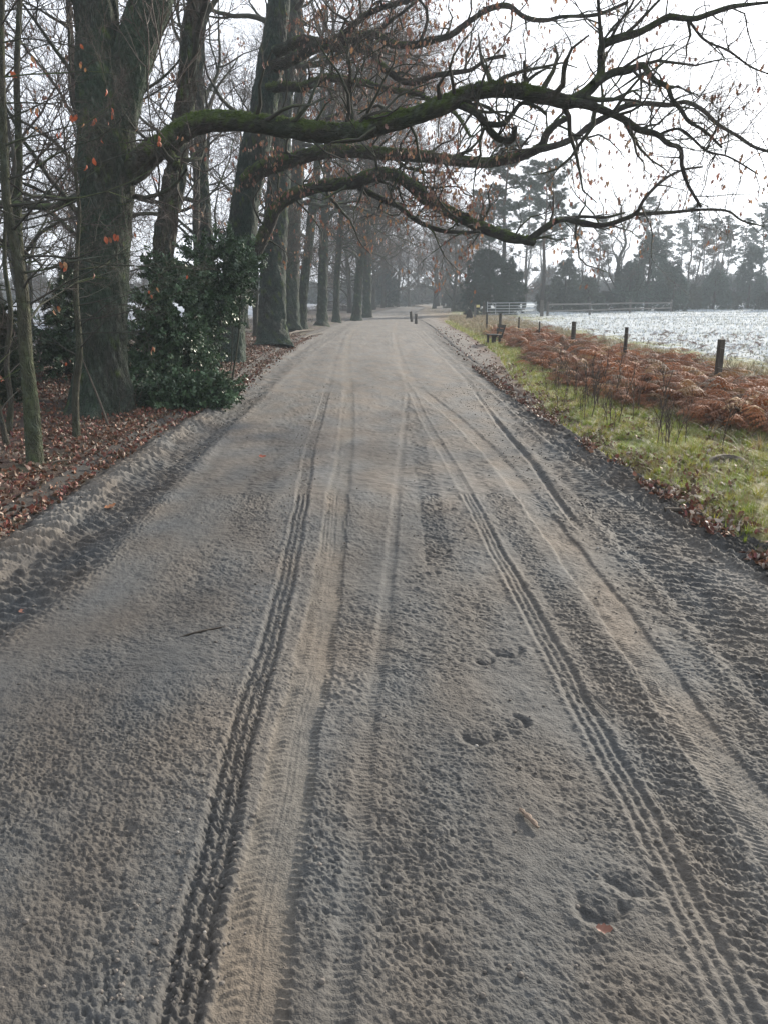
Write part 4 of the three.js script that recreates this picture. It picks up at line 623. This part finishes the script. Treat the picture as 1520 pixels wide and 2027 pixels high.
{ // bark chip and single leaves on the road
  const c = onG(1046, 1640, .012), a = G(1026, 1618), b = G(1070, 1664), d = b.clone().sub(a).normalize(), g = new THREE.BufferGeometry(), N = 9, K = 5, p = [], ix = [], u = [], r = rng(66);
  for (let side = 0; side < 2; side++) for (let i = 0; i <= N; i++) for (let k = 0; k <= K; k++) { const t = i / N - .5, w = .011 * (1 - .5 * Math.abs(t) * 2) + .003 * Math.sin(i * 2.1), th = (k / K - .5) * 2.2, n = V(-d.z, 0, d.x); const q = d.clone().multiplyScalar(t * .105).addScaledVector(n, Math.sin(th) * w); q.y = Math.cos(th) * w * .9 - .004 - side * .0025 + .002 * r(); p.push(q.x, q.y, q.z); u.push(k / K * .1, i / N * .3); }
  const off = (N + 1) * (K + 1); for (let s = 0; s < 2; s++) for (let i = 0; i < N; i++) for (let k = 0; k < K; k++) { const A = s * off + i * (K + 1) + k; ix.push(A, A + 1, A + K + 1, A + 1, A + K + 2, A + K + 1); }
  g.setAttribute('position', new THREE.Float32BufferAttribute(p, 3)); g.setAttribute('uv', new THREE.Float32BufferAttribute(u, 2)); g.setIndex(ix); g.computeVertexNormals();
  const m = mesh('bark_chip', g, new THREE.MeshStandardMaterial({ color: new THREE.Color(.20, .14, .10), map: barkTint, bumpMap: barkBump, bumpScale: .002, roughness: .8, side: THREE.DoubleSide }), scene); m.position.copy(c); tag(m, 'curled tan bark chip lying on the pitted sand', 'bark');
  const lf = (label, u, v, sz, col) => { const m = mesh(numbered('fallen_leaf'), LITTER[0], new THREE.MeshStandardMaterial({ color: new THREE.Color(...col), roughness: .6, side: THREE.DoubleSide }), scene); const q = onG(u, v, .008); m.position.copy(q); m.rotation.set(-1.25, 0, 1.2 + u); m.scale.setScalar(sz); tag(m, label, 'leaf'); };
  lf('rust brown leaf beside the largest hoof print', 1172, 1858, .042, [.19, .08, .05]); lf('red leaf alone on the road sand left of the ruts', 512, 908, .09, [.34, .09, .05]);
  lf('orange leaf caught on the sandy ridge of the road edge', 205, 1008, .09, [.36, .15, .06]); lf('brown leaf in the churned mud of the road edge', 35, 1210, .06, [.3, .13, .08]);
}
// ---------------------------------------------------------------- leaf litter
{
  const r = rng(201);
  const scatter = (name, label, n, pick, size, colour) => { const L = LITTER.map(() => []), C = LITTER.map(() => []); for (let i = 0; i < n; i++) { const q = pick(); if (!q) continue; const [x, s] = q, k = i % 3; L[k].push(pose(V(x, surf(x, s) + .008 + .012 * r(), -s), V(r() - .5, .05 + .35 * r(), r() - .5), size * (.6 + .7 * r()), r() * 6.28)); C[k].push(colour(r)); }
    L.forEach((l, k) => { const m = inst(numbered(name), LITTER[k], M.litter, l, scene, C[k]); if (m) tag(m, label[k], 'leaves', null, 'stuff'); }); };
  scatter('leaf_litter', ['red-brown lobed fallen leaves under the wood edge', 'red-brown rounded fallen leaves under the wood edge', 'red-brown curled fallen leaves under the wood edge'], 60000, () => { const s = 3.2 + Math.pow(r(), 2.1) * 32, x = roadL(s) - .16 * sstep(14, 10, s) + (.22 * sstep(9, 14, s) + .12) * r() * r() - Math.pow(r(), 1.3) * 5.5; return (n2(x * .7, s * .7) > -.75 + .3 * r()) ? [x, s] : null; }, .047, redLitter);
  scatter('verge_leaves', ['lobed fallen leaves strewn along the grass verge', 'rounded fallen leaves strewn along the grass verge', 'curled fallen leaves strewn along the grass verge'], 12000, () => { const s = 4 + Math.pow(r(), 1.7) * 15, x = roadR(s) - .02 + Math.pow(r(), 2.2) * 2.4; return (n2(x * 1.4, s * .8) > -.35 + .4 * r()) ? [x, s] : null; }, .045, (r) => r() < .16 ? [.38, .32, .27] : redLitter(r));
  scatter('path_leaves', ['lobed leaves scattered over the trodden path', 'rounded leaves scattered over the trodden path', 'curled leaves scattered over the trodden path'], 350, () => { const s = 14 + r() * 30; return [mix(roadR(s), pathR(s), r()), s]; }, .06, redLitter);
  // crumbs and pebbles on the road
  const st = [], sc = [], peb = new THREE.IcosahedronGeometry(1, 1), pa = peb.attributes.position; for (let i = 0; i < pa.count; i++) { const k = 1 + .25 * n3(pa.getX(i) * 1.7, pa.getY(i) * 1.7, pa.getZ(i) * 1.7); pa.setXYZ(i, pa.getX(i) * k, pa.getY(i) * .7 * k, pa.getZ(i) * k); } peb.computeVertexNormals();
  for (let i = 0; i < 5200; i++) { const s = 1.5 + Math.pow(r(), 1.6) * 14; let x; const k = r(); if (k < .3) x = T[0].c(s) - .05 + (r() - .5) * .3; else if (k < .5) x = roadR(s) - .5 + (r() - .5) * 1.0; else if (k < .68) x = roadL(s) + .3 + (r() - .5) * .6; else x = (r() - .5) * 4.4; const z = .0022 + .0065 * Math.pow(r(), 4) + (k > .3 && k < .68 ? .003 : 0); st.push(pose(V(x, roadAt(x, s, s < 6.5 ? 1 : .6) + z * .3, -s), V((r() - .5) * .5, 1, (r() - .5) * .5), z, r() * 6)); const v = .7 + .6 * r(); sc.push(r() < .01 ? [.30, .28, .25] : [.12 * v, .105 * v, .09 * v]); }
  tag(inst('sand_crumbs', peb, new THREE.MeshStandardMaterial({ color: 0xffffff, roughness: .85 }), st, scene, sc), 'crumbs of damp sand and small pebbles strewn over the road', 'pebbles', null, 'stuff');
}
// ---------------------------------------------------------------- grass, bracken, weeds
function tuftGeo(seed, n, w, lean) { const r = rng(seed), p = [], ix = [], u = []; for (let i = 0; i < n; i++) { const th = r() * 6.283, d = V(Math.cos(th), 0, Math.sin(th)), nrm = V(-d.z, 0, d.x), h = .55 + .5 * r(), ln = lean * (.3 + r()), o = d.clone().multiplyScalar(.18 * r()); const b = p.length / 3; for (let k = 0; k <= 3; k++) { const t = k / 3, c = o.clone().addScaledVector(d, ln * t * t); c.y = h * t * (1 - .3 * ln * t); const ww = w * (1 - t * .95); p.push(c.x - nrm.x * ww, c.y, c.z - nrm.z * ww, c.x + nrm.x * ww, c.y, c.z + nrm.z * ww); u.push(0, t, 1, t); if (k) { const a = b + (k - 1) * 2; ix.push(a, a + 1, a + 2, a + 1, a + 3, a + 2); } } } const g = new THREE.BufferGeometry(); g.setAttribute('position', new THREE.Float32BufferAttribute(p, 3)); g.setAttribute('uv', new THREE.Float32BufferAttribute(u, 2)); g.setIndex(ix); g.computeVertexNormals(); return g; }
{
  const r = rng(301), TU = [tuftGeo(1, 14, .022, .7), tuftGeo(2, 12, .03, 1.0)];
  const lay = (name, label, n, pick) => { const L = [[], []], C = [[], []]; for (let i = 0; i < n; i++) { const q = pick(); if (!q) continue; const [x, s, h, c] = q, k = i & 1; L[k].push(pose(V(x, surf(x, s) - .01, -s), V((r() - .5) * .3, 1, (r() - .5) * .3), V(h * 1.1, h, h * 1.1), r() * 6.28)); C[k].push(c); } L.forEach((l, k) => { const m = inst(numbered(name), TU[k], M.grass, l, scene, C[k]); if (m) tag(m, label + (k ? ' with broad blades' : ' with fine blades'), 'grass', null, 'stuff'); }); };
  const green = () => { const k = r(), v = .7 + .6 * r(); return k < .5 ? [.21 * v, .28 * v, .022 * v] : k < .85 ? [.35 * v, .32 * v, .05 * v] : [.27 * v, .21 * v, .10 * v]; };
  const straw = () => { const v = .7 + .6 * r(), k = r(); return k < .65 ? [.26 * v, .19 * v, .095 * v] : k < .85 ? [.17 * v, .14 * v, .06 * v] : [.11 * v, .12 * v, .035 * v]; };
  lay('verge_grass', 'short green grass of the road verge', 46000, () => { const s = 4 + Math.pow(r(), 1.25) * 52, R = Math.max(roadR(s), s > 12 ? pathR(s) : 0), x = R + .1 + Math.pow(r(), 1.2) * (s > 28 ? 1.6 : 2.6); const near = sstep(.75, .2, x - R + .3 * n2(x * 1.7, s)); if (r() < near * .75 || (n2(x * 1.1 + 4, s * 1.1) < -.45 && r() < .7)) return null; return [x, s, .065 + .075 * r(), green()]; });
  lay('straw_grass', 'dry straw-coloured grass between bracken and gate', 15000, () => { const s = 7 + Math.pow(r(), .8) * 62, R = (s > 12 ? pathR(s) : 2.4) + (s > 30 ? .5 : 1.2), x = R + r() * (s > 40 ? 5 : 8.0 - R); if (r() > sstep(.1, 1, x - R) + (s > 34 ? .5 : .2)) return null; return [x, s, .13 + .16 * r(), r() < frost(x, s) * .6 ? [.5, .54, .58] : straw()]; });
  lay('frosted_grass', 'frost-whitened grass of the open meadow', 52000, () => { const s = 13 + Math.pow(r(), 1.3) * 106, x = 5.6 + Math.pow(r(), .9) * (s * .62 + 4); const f = frost(x, s); if (r() > .25 + .75 * f) return null; const v = .7 + .45 * r(); return [x, s, .055 + .07 * r() * (1 + s / 70), r() < .22 + .36 * f ? [.50 * v, .56 * v, .63 * v] : r() < .6 ? [.22 * v, .21 * v, .14 * v] : [.13 * v, .15 * v, .08 * v]]; });
  lay('woodland_grass', 'sparse grass and frost in the clearing behind the oaks', 6000, () => { const s = 13 + r() * 60, x = roadL(s) - 1.2 - r() * 26; const f = frost(x, s), v = .7 + .5 * r(); return n2(x * .5, s * .5) > -.1 ? [x, s, .09 + .1 * r(), r() < f * .7 ? [.5 * v, .54 * v, .58 * v] : r() < .5 ? [.09 * v, .10 * v, .035 * v] : [.16 * v, .11 * v, .06 * v]] : null; });
  // bracken
  const frond = (seed) => { const r = rng(seed), p = [], ix = [], u = [], add = (a, b, c) => { const k = p.length / 3; p.push(a.x, a.y, a.z, b.x, b.y, b.z, c.x, c.y, c.z); u.push(0, 0, 1, 0, .5, 1); ix.push(k, k + 1, k + 2); }; let q = V(0, 0, 0), d = V(.25, 1, 0).normalize(); const N = 13, bend = .045 + .08 * r();
    for (let i = 0; i < N; i++) { const nq = q.clone().addScaledVector(d, 1 / N); const w = .006; add(q.clone().add(V(0, 0, -w)), q.clone().add(V(0, 0, w)), nq); d.x += bend; d.y -= bend * 1.25; d.z += (r() - .5) * .12; d.normalize();
      if (i > 2) { const L = .34 * (1 - (i - 3) / N * .95) * (.7 + .5 * r()); for (const sd of [-1, 1]) { const pd = V(d.x * .5 + (r() - .5) * .3, -.25 - .5 * r(), sd * (.8 + .3 * r())).normalize(), perp = d.clone(); let a = nq.clone(); for (let k = 0; k < 5; k++) { const b = a.clone().addScaledVector(pd, L / 5), ww = .055 * (1 - k / 5.5); add(a.clone(), b.clone(), a.clone().addScaledVector(perp, ww).addScaledVector(pd, L * .12).add(V(0, -.02 * r(), 0))); add(a.clone(), b.clone(), a.clone().addScaledVector(perp, -ww).addScaledVector(pd, L * .12).add(V(0, -.03 * r(), 0))); pd.y -= .12 * r(); pd.normalize(); a = b; } } }
      q = nq; }
    const g = new THREE.BufferGeometry(); g.setAttribute('position', new THREE.Float32BufferAttribute(p, 3)); g.setAttribute('uv', new THREE.Float32BufferAttribute(u, 2)); g.setIndex(ix); g.computeVertexNormals(); return g; };
  const FR = [frond(1), frond(2), frond(3)], L = [[], [], []], C = [[], [], []];
  for (let i = 0; i < 9800; i++) { const s = 7.2 + Math.pow(r(), 1.15) * 27, front = 3.2 + .3 * n2(s * .5, 7) + sstep(14, 8, s) * 1.0 + sstep(14, 29, s) * .95, back = 6.5 + .5 * n2(s * .4, 9) - sstep(20, 34, s) * .5, x = front + r() * (back - front), e = Math.min(x - front, back - x); if (r() > .35 + e * 1.2) continue;
    if (n2(x * .8, s * .45) + .3 * n2(x * 3, s * 2) < -.48 + .2 * r()) continue; const h = (.4 + .5 * r()) * (.55 + .45 * sstep(0, .8, e)) * (.85 + .3 * n2(x, s * .8)), k = i % 3; L[k].push(pose(V(x, surf(x, s) - .02, -s), V((r() - .5) * .7, 1, (r() - .5) * .7), h, r() * 6.28)); const v = .6 + .6 * r(), m = r(); C[k].push(m < .46 ? [.29 * v, .112 * v, .042 * v] : m < .72 ? [.21 * v, .085 * v, .036 * v] : m < .86 ? [.34 * v, .20 * v, .085 * v] : [.15 * v, .10 * v, .06 * v]); }
  for (let i = 0; i < 700; i++) { const s = 16 + r() * 20, x = 6.6 + r() * 8, k = i % 3; if (n2(x * .6 + 3, s * .6) < .25) continue; L[k].push(pose(V(x, surf(x, s) - .02, -s), V((r() - .5) * .9, 1, (r() - .5) * .9), .25 + .2 * r(), r() * 6.28)); C[k].push([.12, .07, .05]); }
  ['arching', 'drooping', 'tangled'].forEach((w, k) => tag(inst(numbered('bracken'), FR[k], M.bracken, L[k], scene, C[k]), `rust-brown dead bracken along the fence, ${w} fronds`, 'bracken', null, 'stuff'));
  // dry weed stalks in the verge
  const stalk = (seed, h) => { const r = rng(seed), acc = new Acc(), pts = [V(0, -.03, 0)], rad = [.0055]; const d = V((r() - .5) * .3, 1, (r() - .5) * .3).normalize(); for (let i = 1; i <= 7; i++) { d.x += (r() - .5) * .14; d.z += (r() - .5) * .14; d.normalize(); pts.push(pts[i - 1].clone().addScaledVector(d, h / 7)); rad.push(.0055 * (1 - .1 * i)); } tube(acc, pts, rad, 4); for (let i = 2; i < 7; i++) for (let k = 0; k < 2; k++) { const e = V(r() - .5, .7, r() - .5).normalize(), L = .05 + .12 * r(); tube(acc, [pts[i], pts[i].clone().addScaledVector(e, L), pts[i].clone().addScaledVector(e, L * 1.5).add(V(0, .03, 0))], [.0035, .0025, .0012], 3); } return acc.geo(); };
  const SG = [stalk(1, .62), stalk(2, .5), stalk(3, .72), stalk(4, .42)], sm = new THREE.MeshStandardMaterial({ color: new THREE.Color(.075, .055, .04), roughness: .9 });
  for (let i = 0; i < 46; i++) { const u = 1060 + 270 * r() + (i % 3 ? 0 : 120 * r()), v = 770 + (u - 1060) * .42 + (r() - .5) * 70, p = onG(u, v, -.01); if (p.x < 2.5) continue; const m = mesh(numbered('weed_stalk'), SG[i % 4], sm, scene); m.position.copy(p); m.rotation.y = r() * 6.28; m.scale.setScalar(.75 + .5 * r()); tag(m, 'thin dry branching weed stalk standing in the verge grass', 'weed', 'dry weed stalks in the verge'); }
}
// ---------------------------------------------------------------- fences, gate, bench
function postGeo(w, h, round) { if (round) { const g = new THREE.CylinderGeometry(w / 2 * .95, w / 2, h, 12, 6); const p = g.attributes.position; for (let i = 0; i < p.count; i++) { const k = 1 + .06 * n3(p.getX(i) * 20, p.getY(i) * 3 + w * 100, p.getZ(i) * 20); p.setX(i, p.getX(i) * k); p.setZ(i, p.getZ(i) * k); } g.translate(0, h / 2, 0); g.computeVertexNormals(); return g; }
  const s = new THREE.Shape(), a = w / 2, c = w * .08; s.moveTo(-a + c, -a); s.lineTo(a - c, -a); s.lineTo(a, -a + c); s.lineTo(a, a - c); s.lineTo(a - c, a); s.lineTo(-a + c, a); s.lineTo(-a, a - c); s.lineTo(-a, -a + c); s.closePath(); const g = new THREE.ExtrudeGeometry(s, { depth: h, bevelEnabled: true, bevelSize: c * .6, bevelThickness: c, bevelSegments: 1, curveSegments: 1 }); g.rotateX(-Math.PI / 2); return g; }
function bar(a, b, w, h, o) { const L = a.distanceTo(b), g = new THREE.BoxGeometry(w, h, L, 1, 1, 4), q = new THREE.Quaternion().setFromUnitVectors(V(0, 0, 1), b.clone().sub(a).normalize()), p = g.attributes.position; for (let i = 0; i < p.count; i++) p.setY(i, p.getY(i) + .012 * n2(p.getZ(i) * 1.3, L * 9)); g.applyQuaternion(q); const m = a.clone().add(b).multiplyScalar(.5).sub(o); g.translate(m.x, m.y, m.z); return g; }
{
  const spots = [[1412, 12.7, .90, .082, 0], [1222, 18.2, .90, .085, 1], [1119, 23, .90, .09, 0], [1054, 28.5, .76, .06, 1], [1014, 32, .80, .065, 1], [978, 36, .87, .08, 0], [953, 40, .85, .07, 0]].map(([u, t, h, w, rd]) => { const x = (u - CX) / F * t, s = t * CP + .4; return [x, s, h, w, rd]; });
  const first = spots[0]; spots.unshift([5.15, 7.2, .9, .1, 1]);
  const o = V(first[0], groundY(first[0], first[1]), -first[1]), f = thing('wire_fence', o, 'low wire fence of dark wooden posts along the bracken', 'fence'), tops = [];
  const r = rng(401); spots.forEach(([x, s, h, w, rd]) => { const y = groundY(x, s), g = postGeo(w, h + .25, rd); const m = mesh('post', g, M.postWood, f); m.position.set(x - o.x, y - .25 - o.y, -s - o.z); m.rotation.set((r() - .5) * .05, r(), (r() - .5) * .06); tops.push(V(x, y, -s)); });
  for (const hh of [.78, .48]) { const a = new Acc(), pts = []; tops.forEach((p, i) => { const w = spots[i][3]; pts.push(p.clone().add(V(-w * .56, Math.min(hh, spots[i][2] - .08), 0))); if (i < tops.length - 1) { const m = p.clone().lerp(tops[i + 1], .5); m.y += hh - .03; pts.push(m); } }); tube(a, pts, pts.map(() => .0022), 4, { origin: o }); mesh('wire', a.geo(), M.wire, f); }
}
{ // steel field gate with two posts
  const s = 67.5, x0 = (962 - CX) / F * 66, x1 = (1057 - CX) / F * 66, o = V(x0, groundY(x0, s), -s), g = thing('field_gate', o, 'galvanised steel five-bar field gate at the meadow corner', 'gate'), W = x1 - x0;
  const tubeBar = (name, a, b, r) => { const acc = new Acc(); tube(acc, [a, a.clone().lerp(b, .5), b], [r, r, r], 8, { cap: true }); mesh(name, acc.geo(), M.steel, g); };
  [.22, .45, .66, .87, 1.10].forEach((y) => tubeBar('rail', V(0, y, 0), V(W, y + .03, 0), .021)); tubeBar('end_upright', V(0, .12, 0), V(0, 1.20, 0), .026); tubeBar('end_upright', V(W, .14, 0), V(W, 1.22, 0), .026); tubeBar('brace', V(W * .17, .22, .022), V(W * .17, 1.12, .022), .017); tubeBar('brace', V(W * .45, .22, .022), V(W * .45, 1.12, .022), .017);
  const gp = (x, ss, h, w, l, mat) => { const m = mesh(numbered('gate_post'), postGeo(w, h + .2, 0), mat, scene); m.position.set(x, groundY(x, ss) - .2, -ss); tag(m, l, 'post'); };
  gp(x0 - .28, s, 1.15, .17, 'dark wooden post at the latch end of the field gate', M.postWood); gp(x1 + .5, s, 1.25, .24, 'thick weathered post between field gate and rail fence', M.greyWood);
  const px = (937 - CX) / F * 62, ps = 63, sp = thing('sign_post', V(px, groundY(px, ps), -ps), 'weathered post with a small yellow sign left of the gate', 'sign'); const pm = mesh('post', postGeo(.13, 1.25, 0), M.greyWood, sp); pm.position.y = -.2; const sg = mesh('sign_plate', new THREE.BoxGeometry(.26, .19, .012), M.sign, sp); sg.position.set(.21, .93, .075);
  const bx = (926 - CX) / F * 58, stump = new Acc(), sy = groundY(bx, 59); tube(stump, [V(0, -.1, 0), V(.04, .25, 0), V(.02, .52, .03), V(.08, .66, 0)], [.30, .24, .22, .10], 10, { lump: .3, cap: true, col: () => [.05, .042, .036] }); const sm = mesh('tree_stump', stump.geo(), M.bark, scene); sm.position.set(bx, sy, -59); tag(sm, 'ragged dark stump beside the yellow sign post', 'stump');
}
{ // split-rail fence beyond the gate
  const ps = [[1068, 70, 1.15], [1147, 77, 1.2], [1222, 84, 1.25], [1298, 93, 1.35]].map(([u, t, h]) => [(u - CX) / F * t, t * CP + 1.2, h]), o = V(ps[0][0], groundY(ps[0][0], ps[0][1]), -ps[0][1]), f = thing('rail_fence', o, 'weathered two-rail wooden fence at the end of the meadow', 'fence');
  const at = ps.map(([x, s]) => V(x, groundY(x, s), -s)); ps.forEach(([x, s, h], i) => { const m = mesh('post', postGeo(.17, h + .2, 0), M.greyWood, f); m.position.copy(at[i]).sub(o); m.position.y -= .2; });
  for (let i = 0; i < 3; i++) for (const y of [.40, .95]) mesh('rail', bar(at[i].clone().add(V(0, y, .12)), at[i + 1].clone().add(V(0, y + .04, .12)), .07, .13, o), M.greyWood, f);
}
{ // the bench faces the path
  const p = V((972 - CX) / F * 27.4, 0, -27.6), b = thing('bench', V(p.x, groundY(p.x, 27.6), p.z), 'old dark wooden plank bench at the edge of the bracken', 'bench'); b.rotation.y = .12; b.scale.setScalar(.72);
  const L = 1.2, box = (n, w, h, d, x, y, z, rz = 0) => { const m = mesh(n, new THREE.BoxGeometry(w, h, d), M.postWood, b); m.position.set(x, y, z); m.rotation.z = rz; };
  for (const x of [-.15, .02, .19]) box('seat_plank', .155, .045, L, x, .45, 0); for (const z of [-.45, .45]) { box('leg', .09, .45, .11, -.13, .205, z); box('leg', .09, .45, .11, .2, .205, z); const m = mesh('back_support', new THREE.BoxGeometry(.055, .62, .08), M.postWood, b); m.position.set(.36, .62, z); m.rotation.z = -.3; }
  for (const [y, x] of [[.66, .325], [.84, .385]]) box('back_plank', .035, .145, L, x, y, 0, -.3);
}
{ // two short posts at the crest of the road, and rotten wood in the verge
  for (const [u, v, h, l, tilt] of [[815, 637, .80, 'dark tilted marker post beside the sandy lay-by', .12], [823, 641, .72, 'short upright marker post beside the sandy lay-by', 0]]) { const q = onG(u, v, -.1), m = mesh(numbered('marker_post'), postGeo(.2, h, 1), M.postWood, scene); m.position.copy(q); m.rotation.z = tilt; tag(m, l, 'post'); }
  stick('rotten dark log lying in the leafy verge grass', [onG(1395, 937, .0), onG(1425, 932, .03), onG(1460, 935, .03), onG(1485, 943, .0)], [.03, .045, .05, .02], { name: 'rotten_log', cat: 'log' });
  // brush pile in the clearing left of the road
  const r = rng(441), c = V(-5.4, 0, -98), o = V(c.x, groundY(c.x, 98), c.z), g = thing('brush_pile', o, 'pile of cut branches dusted with frost left of the avenue', 'brush pile'); for (let i = 0; i < 60; i++) { const a = new Acc(), th = r() * 6.28, p = V((r() - .5) * 5, .1 + 1.1 * r() * r(), (r() - .5) * 2.5), d = V(Math.cos(th), (r() - .35) * .5, Math.sin(th) * .6).normalize(), L = 1 + 1.8 * r(); const k = p.clone().addScaledVector(d, L); if (k.y < 0) k.y = .05; tube(a, [p, p.clone().lerp(k, .5).add(V(0, .08, 0)), k], [.05, .04, .02], 4, { col: () => [.08, .065, .055] }); mesh('cut_branch', a.geo(), M.branch, g); }
}
console.log('branch tris', Tree.tris);
renderer.render(scene, camera);
